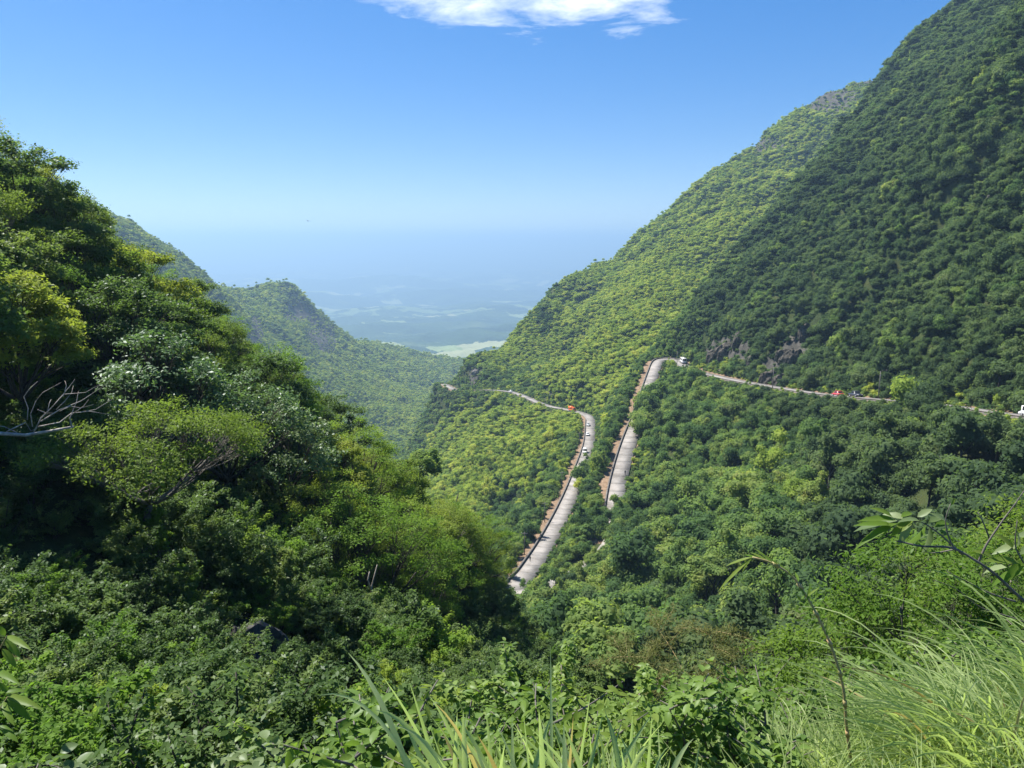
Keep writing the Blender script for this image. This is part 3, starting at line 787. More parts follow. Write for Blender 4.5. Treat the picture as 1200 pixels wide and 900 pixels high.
# steep faces need more trees than their plan area gives
x, y = scatter(140, 1100, .10, .82, 2.4, fr); e_ = np.maximum(2.0, .008 * y)
gx = (ground(x + e_, y) - ground(x - e_, y)) / (2 * e_); gy = (ground(x, y + e_) - ground(x, y - e_)) / (2 * e_); st_ = np.hypot(gx, gy)
kk = (st_ > .95) & (fr.random(len(x)) < np.clip((st_ - .75) * .9, 0, 1)); FX.append(x[kk]); FY.append(y[kk]); FA.append(np.full(kk.sum(), 3.3))
FX = np.concatenate(FX); FY = np.concatenate(FY); FA = np.concatenate(FA)
FZ = ground(FX, FY)
dr = ground(FX, FY, droad); rk = ground(FX, FY, rock)
size = FA / 5.0 * np.clip(np.exp(fr.normal(size=len(FX)) * np.where(FY < 330, .30, .20)), .55, 1.6) * (1 + .22 * vnoise(FX / 35, FY / 35, 77)) * 1.22
vis = visible(FX, FY, FZ + 9 * FA / 5)
pxs, pys = project(FX, FY, FZ + 4)
vis &= (pxs > -260) & (pxs < 1460)
ir = ground(FX, FY, iroad); turnz = (ir > i_m - 2) & (ir < i_l + 1) & (dr < 40)
keep = vis & (dr > np.where(turnz, 3.6, 5.6 + 1.0 * size)) & (rk < .62 + fr.random(len(FX)) * .4)
size = np.where(rk > .3, size * (1 - .55 * sstep(.3, .6, rk)), size)
# gaps: a few natural holes
keep &= fr.random(len(FX)) > .05
keep &= ~((pxs < 640) & (FY < 150))
FX, FY, FZ, FA, size, dr = [a_[keep] for a_ in (FX, FY, FZ, FA, size, dr)]
H = 5.5 * size * np.clip(np.exp(fr.normal(size=len(FX)) * .16), .75, 1.5); crownR = 3.0 * size
small = (dr < 13) & ~(np.interp(dr, (0, 1), (0, 0)) > 0)
H[small] *= .72
lim = np.full(len(FX), 99.0); nr_ = FY < 640
lim[nr_] = room_under_view(FX[nr_], FY[nr_], FZ[nr_], crownR[nr_])
ok = lim > 1.3
FX, FY, FZ, FA, size, dr, H, crownR, lim = [a_[ok] for a_ in (FX, FY, FZ, FA, size, dr, H, crownR, lim)]
top = H; shrink = np.minimum(1.0, lim / np.maximum(top, .1)); H = H * shrink; size = size * np.clip(shrink * 1.15, .3, 1.0)
# trees crowding the near side of the bend, which hide it
ex = []
for i in range(i_m - 2, i_l - 3, 2):
    for o_ in (3.2, 4.6, 8.5, 13.0):
        if i > i_l - 9 and o_ < 8: continue
        q_ = ROAD[i, :2] + np.array((.25, -1.0)) * o_ + fr.normal(size=2) * .8
        ex.append(q_)
n_small = len(ex)
for i in range(gap0 - 1, gap1 + 3, 3): ex.append(ROAD[i, :2] - rn[i, :2] * fr.uniform(3.0, 3.5))
n_gap = len(ex) - n_small
g0_, g1_ = ridx(678, 282), ridx(681, 310)
for i in range(g0_, g1_, 4): ex.append(ROAD[i, :2] + rn[i, :2] * fr.uniform(2.8, 3.3))
ex = np.array(ex); m_ = len(ex)
FX = np.concatenate((FX, ex[:, 0])); FY = np.concatenate((FY, ex[:, 1])); FZ = np.concatenate((FZ, ground(ex[:, 0], ex[:, 1])))
es = fr.uniform(.85, 1.15, m_); es[n_small:] = fr.uniform(1.75, 2.05, m_ - n_small); es[n_small + n_gap:] = 1.5; size = np.concatenate((size, es)); H = np.concatenate((H, 6.6 * es)); dr = np.concatenate((dr, np.full(m_, 9.0)))
print('forest trees', len(FX))
# sunlight on spurs and valley floor painted as paler leaves; some trees truly yellowish
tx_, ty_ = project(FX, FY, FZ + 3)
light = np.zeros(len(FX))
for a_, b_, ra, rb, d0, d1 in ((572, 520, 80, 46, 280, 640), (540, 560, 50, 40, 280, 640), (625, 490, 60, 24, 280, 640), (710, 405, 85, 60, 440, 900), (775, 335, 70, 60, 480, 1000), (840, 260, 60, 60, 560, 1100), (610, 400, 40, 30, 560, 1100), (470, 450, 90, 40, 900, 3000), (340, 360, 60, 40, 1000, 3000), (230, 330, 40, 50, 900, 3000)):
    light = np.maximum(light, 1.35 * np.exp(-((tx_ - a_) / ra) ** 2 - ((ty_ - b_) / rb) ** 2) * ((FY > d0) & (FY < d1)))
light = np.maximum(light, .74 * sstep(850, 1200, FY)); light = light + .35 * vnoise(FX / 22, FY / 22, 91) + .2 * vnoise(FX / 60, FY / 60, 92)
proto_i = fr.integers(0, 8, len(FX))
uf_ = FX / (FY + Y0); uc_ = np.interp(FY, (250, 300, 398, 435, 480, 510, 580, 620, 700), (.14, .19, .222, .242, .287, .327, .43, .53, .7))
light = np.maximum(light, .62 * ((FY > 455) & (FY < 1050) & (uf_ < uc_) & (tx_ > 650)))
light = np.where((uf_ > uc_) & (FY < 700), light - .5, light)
dk = .95 * ((uf_ > uc_) & (FY < 690) & (FZ > -55)) + .8 * np.exp(-((tx_ - 560) / 60) ** 2 - ((ty_ - 480) / 30) ** 2) * (FY > 560) + .35 * vnoise(FX / 30, FY / 30, 93)  # shaded buttress and spur: the shade is put into the leaf colour
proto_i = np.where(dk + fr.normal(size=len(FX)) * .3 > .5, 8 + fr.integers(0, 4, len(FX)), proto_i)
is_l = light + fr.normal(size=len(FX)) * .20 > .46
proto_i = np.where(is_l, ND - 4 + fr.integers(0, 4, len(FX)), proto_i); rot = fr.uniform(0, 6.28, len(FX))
wide = np.where(FY > 420, 1.28, 1.0); sz_v = np.stack((size * wide, size * wide, size * fr.uniform(.85, 1.25, len(FX)) * np.where(FY > 420, .9, 1)), 1)
# the 230 that show largest stand as trees of their own
ppx, ppy = project(FX, FY, FZ + H)
infr = (ppx > -20) & (ppx < 1220) & (ppy > 300) & (ppy < 880)
app = np.where(infr & visible(FX, FY, FZ + H, -.004), size / FY, 0)
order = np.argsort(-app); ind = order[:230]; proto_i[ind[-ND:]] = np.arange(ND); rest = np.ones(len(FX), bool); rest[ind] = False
def zone(n):
    a, b, s_ = ppx[n], ppy[n], size[n]
    big = 'broad' if s_ > 1.35 else 'small' if s_ < 1.0 else 'round crowned'
    if b < 470 and a > 800: w_ = 'at the foot of the right-hand mountain above the upper road'
    elif dr[n] < 14 and a < 830: w_ = 'crowding the edge of the concrete road loops'
    elif dr[n] < 14: w_ = 'just below the edge of the upper road'
    elif a < 700: w_ = 'at the bottom of the bowl near the end of the lower road'
    elif a < 800: w_ = 'on the slope between the middle road and the dry brown thicket'
    elif b > 640: w_ = 'low in the forest bowl behind the dry brown thicket'
    elif a > 1040: w_ = 'on the bowl slope behind the branch of large leaves'
    elif b < 560: w_ = 'high in the forest bowl under the red car on the upper road'
    else: w_ = 'halfway up the forest bowl under the upper road'
    return '%s tree %s' % (big, w_)
for n in ind:
    z0 = FZ[n]; t = empty('forest_tree', (FX[n], FY[n], z0), rot[n])
    tr = obj('trunk', trunks[n % 3], None, t); f = H[n] / 6.4; tr.scale = (f, f, f)
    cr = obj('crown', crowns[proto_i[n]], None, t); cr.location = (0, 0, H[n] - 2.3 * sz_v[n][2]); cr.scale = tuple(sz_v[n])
    lb = zone(n); tag(t, lb, 'tree', 'forest trees, ' + lb)
# one crown of each shape, for the forest mass to repeat
proto_obj = []
have = {}
for o in [o for o in C.objects if o.name.startswith('crown') and o.data in crowns]:
    have.setdefault(o.data.name, o)
for cm in crowns: proto_obj.append(have[cm.name])

def instancer(name, pts, idx, rotz, scl, protos, label, cat, tilt=None):
    """a mass too many to count: geometry-nodes copies of the plants on points"""
    me = bpy.data.meshes.new(name); me.vertices.add(len(pts)); me.vertices.foreach_set('co', np.asarray(pts, np.float32).ravel())
    a = me.attributes.new('pick', 'INT', 'POINT'); a.data.foreach_set('value', np.asarray(idx, np.int32))
    e = np.zeros((len(pts), 3), np.float32); e[:, 2] = rotz
    if tilt is not None: e[:, :2] = tilt
    a = me.attributes.new('turn', 'FLOAT_VECTOR', 'POINT'); a.data.foreach_set('vector', e.ravel())
    a = me.attributes.new('grow', 'FLOAT_VECTOR', 'POINT'); a.data.foreach_set('vector', np.asarray(scl, np.float32).ravel())
    o = obj(name, me); o['kind'] = 'stuff'; o['label'] = label; o['category'] = cat
    g = bpy.data.node_groups.new(name, 'GeometryNodeTree')
    g.interface.new_socket('Geometry', in_out='INPUT', socket_type='NodeSocketGeometry')
    g.interface.new_socket('Geometry', in_out='OUTPUT', socket_type='NodeSocketGeometry')
    N = g.nodes.new; gi = N('NodeGroupInput'); go = N('NodeGroupOutput')
    ip = N('GeometryNodeInstanceOnPoints'); jn = N('GeometryNodeGeometryToInstance')
    for p in reversed(protos):
        oi = N('GeometryNodeObjectInfo'); oi.inputs['Object'].default_value = p; oi.transform_space = 'ORIGINAL'
        oi.inputs['As Instance'].default_value = False
        g.links.new(oi.outputs['Geometry'], jn.inputs[0])
    def named(nm, ty):
        a = N('GeometryNodeInputNamedAttribute'); a.data_type = ty; a.inputs['Name'].default_value = nm
        return a.outputs['Attribute']
    er = N('FunctionNodeEulerToRotation'); g.links.new(named('turn', 'FLOAT_VECTOR'), er.inputs[0])
    mp = N('GeometryNodeMeshToPoints'); g.links.new(gi.outputs[0], mp.inputs[0])
    g.links.new(mp.outputs[0], ip.inputs['Points']); g.links.new(jn.outputs[0], ip.inputs['Instance'])
    ip.inputs['Pick Instance'].default_value = True
    g.links.new(named('pick', 'INT'), ip.inputs['Instance Index'])
    g.links.new(er.outputs[0], ip.inputs['Rotation']); g.links.new(named('grow', 'FLOAT_VECTOR'), ip.inputs['Scale'])
    g.links.new(ip.outputs[0], go.inputs[0])
    md = o.modifiers.new('plants', 'NODES'); md.node_group = g
    return o
P = np.stack((FX, FY, FZ + np.minimum(H - 2.3 * sz_v[:, 2], np.where(FY > 850, .7, np.where(FY > 450, 1.25, 1.9)) * sz_v[:, 2])), 1)
far = FY > 560
# low growth along the road edges
bx_, by_ = scatter(100, 650, -.1, .8, 1.9, fr); bz_ = ground(bx_, by_); bd_ = ground(bx_, by_, droad); bs_ = ground(bx_, by_, (sroad == outer).astype(float))
bi2 = ground(bx_, by_, iroad); kb = (bd_ > np.where(bi2 < i_h1 - 14, 5.6, 2.9)) & (bd_ < 11) & ((bs_ < .5) | (bd_ > 6.0)) & visible(bx_, by_, bz_ + 2); bx_, by_, bz_, bd_ = bx_[kb], by_[kb], bz_[kb], bd_[kb]
bsz = fr.uniform(.22, .42, len(bx_)) * (1 + .08 * np.minimum(bd_ - 3, 5)); bl_ = room_under_view(bx_, by_, bz_, bsz * 3); bsz = np.minimum(bsz, np.maximum(bl_, .3) / 4.2); bp = np.stack((bx_, by_, bz_ + .9 * bsz), 1)
s1 = rest & ~far; s2 = rest & far
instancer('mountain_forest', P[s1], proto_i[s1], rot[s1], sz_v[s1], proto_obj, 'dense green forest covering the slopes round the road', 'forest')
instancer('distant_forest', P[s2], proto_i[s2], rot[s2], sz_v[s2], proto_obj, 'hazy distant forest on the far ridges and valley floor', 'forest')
instancer('roadside_thicket', bp, fr.integers(0, ND, len(bp)), fr.uniform(0, 6.28, len(bp)), np.stack((bsz, bsz, bsz), 1), proto_obj, 'low green thicket along the edges of the mountain road', 'thicket')
# ------------------------------------------------------------------ trees of the near left slope
nt_r = np.random.default_rng(21)
def make_tree(name, wood, crown, wmat, lmat, loc, rz, sc, label, group=None):
    t = empty(name, loc, rz, sc)
    wood.materials.append(wmat) if not wood.materials else None
    crown.materials.append(lmat) if not crown.materials else None
    obj('trunk', wood, None, t); obj('crown', crown, None, t)
    tag(t, label, 'tree', group); return t
VAR = []
VAR.append(('broadleaf_tree', near_tree(1, 9.0, 3.3, .32, .15, 300, 56, (.20, .10), .55, .36, limbs=6), 'bark', 'olive_leaf'))
VAR.append(('broadleaf_tree', near_tree(2, 10.0, 2.9, .35, .16, 290, 56, (.19, .10), .62, .36, limbs=5), 'bark', 'dark_leaf'))
VAR.append(('spreading_tree', near_tree(3, 8.5, 4.0, .22, .15, 380, 54, (.15, .06), .6, .36, limbs=8, sparse=.22), 'bark', 'fine_leaf'))
VAR.append(('broadleaf_tree', near_tree(4, 8.0, 3.6, .28, .16, 330, 54, (.17, .09), .5, .36, limbs=7), 'bark', 'dark_leaf'))
VAR.append(('glossy_tree', near_tree(5, 9.0, 3.5, .30, .17, 300, 24, (.22, .10), .55, .42, limbs=7), 'bark', 'silver_leaf'))
VAR.append(('spreading_tree', near_tree(6, 9.0, 3.7, .25, .14, 360, 54, (.14, .07), .65, .36, limbs=7), 'grey_bark', 'olive_leaf'))
def left_zone(px, py):
    if px > 400: return 'low on the left slope over the ravine'
    if py < 330: return 'high on the left slope near the skyline'
    if px < 140: return 'beside the bare dead tree on the left slope'
    return 'in the dense wood behind the flat topped tree'
VLAB = ['olive green broadleaf tree ', 'tall dark green tree ', 'fine leaved tree with dark forked limbs ', 'low dark green tree ', 'tree with shiny glinting leaves ', 'olive tree with greyish limbs ']
def plant(v, px, py, D, sc=1.0, rz=None, label=None, sink=0.0):
    p = pix(px, py, D); x, y = p[0], p[1]; z = float(ground(x, y)[0])
    n, (wd, cr), bm, lm = VAR[v]
    return make_tree(n, wd, cr, M[bm], M[lm], (x, y, z - sink), nt_r.uniform(0, 6.28) if rz is None else rz, sc,
                     label or VLAB[v], None if label else 'trees of the near left slope, kind %d' % (v + 1))
# single trees that can be told apart
plant(4, 195, 500, 38, 1.05, 0.4, 'glossy tree with several dark upright trunks above the flat topped tree')
plant(4, 262, 500, 41, 1.0, 2.2, 'glossy tree glinting white beside the dark upright trunks')
plant(4, 330, 500, 44, .95, 4.0, 'low glossy tree on the edge of the left slope against the far ridge')
plant(2, 425, 740, 40, 1.1, 1.0, 'wide fine leaved tree with long dark limbs leaning over the ravine')
plant(2, 470, 690, 47, 1.0, 2.6, 'fine leaved tree behind the leaning wide tree over the ravine')
plant(5, 520, 700, 56, .95, 0.2, 'olive tree low on the left slope above the bottom of the lower road')
plant(2, 380, 610, 42, .85, 5.0, 'bright fine leaved tree between the flat topped tree and the ravine')
plant(1, 2, 200, 46, 1.1, 0.9, 'tallest dark tree on the skyline of the left slope')
plant(1, 62, 290, 47, 1.0, 3.0, 'dark feathery tree on the left skyline with sky showing through')
plant(0, 95, 330, 46, 1.0, 1.0, 'olive tree on the left skyline beside the feathery dark tree')
plant(0, 150, 350, 50, 1.0, 3.1, 'rounded olive tree on the left skyline before the far ridge')
used = [pix(a, 450, d)[:2] for a, d in ((195, 38), (262, 41), (330, 44), (425, 40), (470, 47), (520, 56), (380, 42), (2, 46), (62, 47), (95, 46), (150, 50), (165, 27))]
x, y = scatter(33, 92, -.98, .06, 4.4, nt_r)
for a, b in zip(x, y):
    z = float(ground(a, b)[0]); px, py = project(a, b, z)
    if px > 560 + (b - 60) * 2 or px < -260: continue
    if min((a - u_[0]) ** 2 + (b - u_[1]) ** 2 for u_ in used) < 5: continue
    if not visible(np.array([a]), np.array([b]), np.array([z + 9]))[0]: continue
    if b < 40 and py > 560: continue
    v = int(nt_r.choice(6, p=(.22, .2, .2, .14, .06, .18))); n, (wd, cr), bm, lm = VAR[v]
    sc = nt_r.uniform(.72, 1.08)
    if px > 430: sc *= .82; v = int(nt_r.choice((0, 2, 5))); n, (wd, cr), bm, lm = VAR[v]
    make_tree(n, wd, cr, M[bm], M[lm], (a, b, z - .2), nt_r.uniform(0, 6.28), sc, VLAB[v] + left_zone(px, py), 'left slope trees: ' + VLAB[v] + left_zone(px, py))

# the flat-topped yellow-green tree
um_w, um_c = near_tree(31, 4.3, 3.55, .16, .13, 420, 34, (.13, .06), .42, .34, lean=(.9, .2), limbs=8)
p = pix(165, 606, 27)
make_tree('umbrella_tree', um_w, um_c, M['grey_bark'], M['olive_leaf'], (p[0], p[1], p[2] - .1), 0.0, 1.0, 'flat topped yellow green tree with pale crooked limbs on the dark left slope')

# the bare pale tree
D0 = 24.0
dt = empty('dead_tree', tuple(pix(-60, 520, D0))); o0 = np.array(dt.location)
def pl(pts, dd=0.0): return np.array([pix(a, b, D0 + dd + k * .12) for k, (a, b) in enumerate(pts)]) - o0
mb = MB(); tp = pl(((-60, 520), (-30, 514), (0, 508), (30, 510), (60, 505), (86, 500)))
mb.tube(tp, np.linspace(.085, .035, 6), 8); mb.build('trunk', M['pale_bark'], dt, True)
br = [((8, 506), (30, 495), (36, 505), (48, 500)), ((40, 506), (48, 490), (62, 476), (80, 455), (88, 444)), ((48, 494), (70, 480), (95, 470), (122, 452)), ((45, 500), (70, 495), (84, 484), (105, 482), (130, 486)),
      ((84, 500), (82, 490), (90, 470), (92, 458)), ((38, 500), (36, 485), (42, 470), (50, 460), (72, 448)), ((32, 492), (33, 478), (28, 465), (35, 455), (44, 447)), ((60, 478), (75, 462), (100, 460), (118, 450)),
      ((70, 482), (82, 476), (95, 478), (110, 474)), ((55, 486), (58, 472), (60, 468)), ((84, 486), (98, 476), (104, 468)), ((66, 480), (76, 470), (84, 460), (86, 452)), ((20, 507), (5, 500), (-20, 496)),
      ((44, 480), (54, 484), (66, 484)), ((95, 483), (112, 480), (128, 470), (134, 466)), ((74, 465), (78, 452), (76, 446))]
for k, b in enumerate(br):
    mb = MB(); q_ = pl(b, .05 * (k % 5) - .1); mb.tube(q_, np.linspace(.026 if k < 5 else .015, .005, len(q_)), 5); mb.build('branch', M['pale_bark'], dt, True)
tag(dt, 'bare dead tree with bleached pale branches reaching over the dark slope', 'tree')

# a pale forked dead sapling in the ravine wood
ds = empty('dead_sapling', tuple(pix(436, 700, 38))); o0 = np.array(ds.location)
for k, b in enumerate((((436, 705), (435, 690), (438, 678), (442, 662)), ((435, 692), (431, 680), (433, 670)))):
    mb = MB(); q_ = np.array([pix(a, c, 36) for a, c in b]) - o0; mb.tube(q_, np.linspace(.06, .025, len(q_)), 5); mb.build('trunk' if k == 0 else 'branch', M['pale_bark'], ds, True)
tag(ds, 'pale forked dead sapling among the dark limbs over the ravine', 'tree')

# ------------------------------------------------------------------ shrubs
SH = []
for k, (R, H_, n, ln, wd, broad, mat) in enumerate(((1.1, 1.3, 6500, .085, .04, False, 'dark_leaf'), (1.0, 1.1, 6500, .075, .038, False, 'fine_leaf'), (.9, 1.3, 5500, .095, .045, False, 'dark_leaf'), (1.1, 1.2, 6000, .08, .036, False, 'dark_leaf'))):
    w_, f_ = bush_mesh(60 + k, R, H_, n, ln, wd, broad); w_.materials.append(M['bark']); f_.materials.append(M[mat]); SH.append((w_, f_))
SLAB = ('dark leafy shrub', 'fresh green fine leaved shrub', 'upright dark shrub with longer leaves', 'dense dark spreading shrub')
x, y = scatter(13, 36, -.92, .06, 1.45, nt_r); z = ground(x, y); px, py = project(x, y, z)
ok = (px > -160) & (px < 640) & (py > 420) & (py < 1000); x, y, z = x[ok], y[ok], z[ok]
# the rocky hollow stays open
px, py = project(x, y, z); ok = ((px - 300) / 34) ** 2 + ((py - 778) / 34) ** 2 > 1; x, y, z = x[ok], y[ok], z[ok]
pick = nt_r.permutation(len(x)); shr_obj = [None] * 4
for n in pick[:150]:
    k = int(nt_r.integers(0, 4)); sc = nt_r.uniform(.8, 1.5)
    t = empty('shrub', (x[n], y[n], z[n]), nt_r.uniform(0, 6.28), sc); obj('stem', SH[k][0], None, t); f = obj('foliage', SH[k][1], None, t)
    if shr_obj[k] is None: shr_obj[k] = f
    a_, b_ = project(x[n], y[n], z[n]); zw = 'round the rocky hollow' if abs(a_ - 300) < 110 and b_ > 640 else 'under the flat topped tree' if 60 < a_ < 330 and b_ < 700 else 'over the ravine' if a_ >= 330 else 'behind the pale leaved bush' if b_ > 700 else 'below the bare dead tree'
    tag(t, SLAB[k] + ' ' + zw, 'shrub', 'left slope shrubs: ' + SLAB[k] + ' ' + zw)
r_ = pick[150:]
x2, y2 = scatter(34, 95, -1.0, .12, 2.0, nt_r); z2 = ground(x2, y2)
px, py = project(x2, y2, z2); ok = (px > -200) & (px < 690); x2, y2, z2 = x2[ok], y2[ok], z2[ok]
xx = np.concatenate((x[r_], x2)); yy = np.concatenate((y[r_], y2)); zz = np.concatenate((z[r_], z2)); n = len(xx)
sc = nt_r.uniform(.8, 1.5, n); sc[len(r_):] *= 1.5
instancer('undergrowth', np.stack((xx, yy, zz), 1), nt_r.integers(0, 4, n), nt_r.uniform(0, 6.28, n), np.stack((sc, sc, sc), 1), shr_obj, 'dark undergrowth below the trees of the left slope', 'undergrowth')

# dark wet rock in the hollow
M['rock'] = plain_mat('rock', (0.075, 0.07, 0.062), (0.02, 0.02, 0.018), 1.6, 0.7, bump=.6)
M['pale_rock'] = plain_mat('pale_rock', (0.24, 0.22, 0.19), (0.08, 0.075, 0.065), .5, 0.9, bump=.6)
M['cliff_rock'] = plain_mat('cliff_rock', (0.110, 0.096, 0.074), (0.034, 0.031, 0.024), .45, 0.95, 8, bump=.8)
def boulder(seed, R, loc, label, sq=(1, 1, 1), mat='rock'):
    import bmesh
    bm = bmesh.new(); bmesh.ops.create_icosphere(bm, subdivisions=4, radius=1.0)
    v = np.array([v.co[:] for v in bm.verts]); d = 1 + .28 * vnoise(v[:, 0] * 1.3 + seed, v[:, 1] * 1.3 + v[:, 2] * 1.1, seed) + .18 * np.abs(vnoise(v[:, 0] * 3 + v[:, 2] * 2, v[:, 1] * 3 + v[:, 2], seed + 1))
    st = np.round(d * 6) / 6; d = d * .5 + st * .5
    for w_, k in zip(bm.verts, v * d[:, None] * R * np.array(sq)): w_.co = k
    me = bpy.data.meshes.new('boulder'); bm.to_mesh(me); bm.free()
    o = obj('boulder', me, M[mat]); o.location = loc; tag(o, label, 'rock'); return o
p = pix(300, 790, 25); boulder(3, 1.0, (p[0], p[1], float(ground(p[0], p[1])[0]) + .2), 'dark wet rock face in the shaded hollow of the left slope', (1.1, .8, 1.2))
p = pix(546, 470, 645); b = boulder(8, 3.4, tuple(p), 'grey rock pinnacle standing beside the shaded spur', (.55, .6, 1.7), 'pale_rock')
p = pix(557, 437, 640); b = boulder(9, 2.8, tuple(p), 'pale rock outcrop at the tip of the spur above the distant road', (1.1, .9, 1.0), 'pale_rock')

for k, (px_, py_, D_, R_) in enumerate(((930, 412, 292, 4.2), (915, 428, 284, 3.4), (903, 418, 292, 4.0), (850, 415, 352, 4.6), (866, 425, 341, 3.8), (836, 420, 360, 3.6), (944, 398, 302, 3.6), (882, 432, 318, 3.2), (920, 398, 300, 3.4), (955, 420, 276, 3.0))):
    p = pix(px_, py_, D_); boulder(30 + k, R_ * .72, (p[0], p[1], float(ground(p[0], p[1])[0]) + .5), 'weathered grey rock outcrop in the cliff above the upper road', (1.2, .8, 1.5), 'cliff_rock')['group'] = 'rock outcrops above the upper road'

# ------------------------------------------------------------------ foreground bank
fg = np.random.default_rng(33)
LIMX = (-200, 0, 100, 250, 400, 520, 600, 650, 700, 770, 800, 840, 930, 985, 1030, 1080, 1140, 1220, 1500)
LIMY = (780, 800, 830, 845, 835, 810, 790, 770, 738, 745, 790, 790, 785, 735, 690, 640, 650, 660, 600)
BU = []
for k, (R, H_, n, ln, wd, mat) in enumerate(((.75, .95, 1500, .078, .048, 'bush_leaf'), (.7, .8, 1700, .062, .036, 'bush_leaf'), (.8, .9, 1500, .075, .03, 'bright_leaf'), (.6, .7, 1300, .06, .036, 'bush_leaf'), (.65, .75, 1000, .08, .06, 'pale_leaf'))):
    w_, f_ = bush_mesh(80 + k, R, H_, n, ln, wd, True); w_.materials.append(M['grey_bark']); f_.materials.append(M[mat]); BU.append((w_, f_, H_))
BLAB = ('broad leaved green bush on the bank', 'dense small leaved green bush on the bank', 'bright green lance leaved bush on the bank', 'low round leaved bush on the bank', 'pale leaved bush on the bank')
def bush(k, x, y, sc, label=None):
    z = float(ground(x, y)[0]); t = empty('bush', (x, y, z - .05), fg.uniform(0, 6.28), sc)
    obj('stem', BU[k][0], None, t); f = obj('foliage', BU[k][1], None, t)
    a_ = project(x, y, z)[0]; zw = ' beside the dark ravine' if a_ < 330 else ' behind the wide bladed grass tuft' if a_ < 600 else ' before the brown dry thicket' if a_ < 900 else ' among the tussock grass'
    tag(t, label or BLAB[k] + zw, 'bush', None if label else 'bank bushes: ' + BLAB[k] + zw); return f
bush_f = {}
x, y = scatter(8.6, 34, -.66, .86, .92, fg)
nb = 0
for a, b in zip(x, y):
    z = float(ground(a, b)[0]); px, py = project(a, b, z)
    if b < 2.4 or px < -120 or px > 1330 or py > 1150: continue
    if b > 13 and px < 560: continue
    if px > 900 and b < 5.2: continue
    lim_y = np.interp(px, LIMX, LIMY)
    sc = fg.uniform(.75, 1.25) * (1 + .018 * b)
    k = int(fg.choice(4, p=(.34, .3, .2, .16)))
    if px < 330 and b < 12: k = 4 if fg.random() < .35 else 3
    for _ in range(6):
        if project(a, b, z + BU[k][2] * 1.1 * sc)[1] > lim_y: break
        sc *= .82
    else: continue
    if nb > 285: continue
    f = bush(k, a, b, sc); bush_f.setdefault(k, f); nb += 1
print('bushes', nb)
# the tall broad-leaved bush in the middle
for px_, D_, sd_, lab in ((695, 5.6, 191, 'tall broad leaved bush rising in front of the right-hand forest'), (768, 6.1, 192, 'broad leaved bush with pale new leaves beside the dry brown thicket')):
    w_, f_ = bush_mesh(sd_, 1.0, 1.32, 6500, .066, .042, True); w_.materials.append(M['grey_bark']); f_.materials.append(M['bush_leaf'])
    p = pix(px_, 800, D_); t = empty('bush', (p[0], p[1], float(ground(p[0], p[1])[0]))); obj('stem', w_, None, t); obj('foliage', f_, None, t); tag(t, lab, 'bush')
p = pix(150, 890, 8.0); bush(4, p[0], p[1], 1.3, 'pale round leaved bush at the edge of the dark ravine')
# dry brown thicket
w_, f_ = bush_mesh(97, 2.6, 1.0, 9000, .20, .022, False, .1); w_.materials.append(M['stalk']); f_.materials.append(M['dry_grass'])
p = pix(822, 790, 19.5); t = empty('dry_thicket', (p[0], p[1], float(ground(p[0], p[1])[0])), 0.3, (1.1, 1.0, 1.35)); obj('stem', w_, None, t); obj('foliage', f_, None, t); tag(t, 'brown dry thicket below the right-hand forest', 'thicket')
# bright small-leaved trees on the right
for px, py, D, Hh, R, sd_, lab in ((1095, 760, 10.5, 3.3, 1.5, 71, 'bright green small leaved tree behind the branch of large leaves'), (1010, 800, 11.5, 2.6, 1.3, 72, 'bright green young tree beside the tussock grass'), (1190, 760, 12.0, 3.4, 1.6, 73, 'green young tree behind the tussock grass and the bare twigs')):
    w_, f_ = near_tree(sd_, Hh, R, .22, .055, 260, 34, (.10, .035), .6, .24, limbs=6)
    p = pix(px, py, D); make_tree('young_tree', w_, f_, M['grey_bark'], M['bright_leaf'], (p[0], p[1], float(ground(p[0], p[1])[0])), 0.3, 1.0, lab)

# one dark round tree past the end of the left slope
p = pix(505, 600, 112); z = float(ground(p[0], p[1])[0]); t = empty('round_tree', (p[0], p[1], z)); top = pix(505, 528, 112)[2] - z
f = top / 6.4; tr = obj('trunk', trunks[0], None, t); tr.scale = (f * .8, f * .8, f); cr = obj('crown', crowns[2], None, t); cr.location = (0, 0, top - 2.6); cr.scale = (1.15, 1.15, 1.1)
tag(t, 'dark round tree standing clear beyond the end of the left slope', 'tree')
# ------------------------------------------------------------------ grasses, stalk and branch close to the camera
gr = np.random.default_rng(55)
def blade_pts(p0, tip, sag, n=9):
    """from root to tip, arching over by sag"""
    p0 = np.asarray(p0, float); tip = np.asarray(tip, float); t = np.linspace(0, 1, n)[:, None]
    c = p0 + (tip - p0) * .45 + np.array((0, 0, sag))
    return (1 - t) ** 2 * p0 + 2 * t * (1 - t) * c + t * t * tip
def add_blade(mb, P, w, r=gr):
    n = len(P); t = np.linspace(0, 1, n); tg = unit(np.gradient(P, axis=0))
    side = unit(np.cross(tg, np.array((r.normal() * .5, -1.0 + r.normal() * .3, .35))))
    up = np.cross(side, tg)
    ww = w * np.minimum(1, (1 - t) * 2.2 + .02) ** .8 * np.minimum(1, .55 + t * 2)
    L = P + side * ww[:, None] * .5 + up * ww[:, None] * .16; R = P - side * ww[:, None] * .5 + up * ww[:, None] * .16
    v = np.stack((L, P, R), 1).reshape(-1, 3); i = np.arange(n - 1)[:, None] * 3
    q = np.concatenate((i + np.array((0, 1, 4, 3)), i + np.array((1, 2, 5, 4))))
    mb.add(v, q)
M['straw'] = leaf_mat('straw_blade', [(0.0, (0.26, 0.20, 0.09)), (0.5, (0.36, 0.29, 0.14)), (1.0, (0.44, 0.38, 0.22))], 0.4, 0.1)
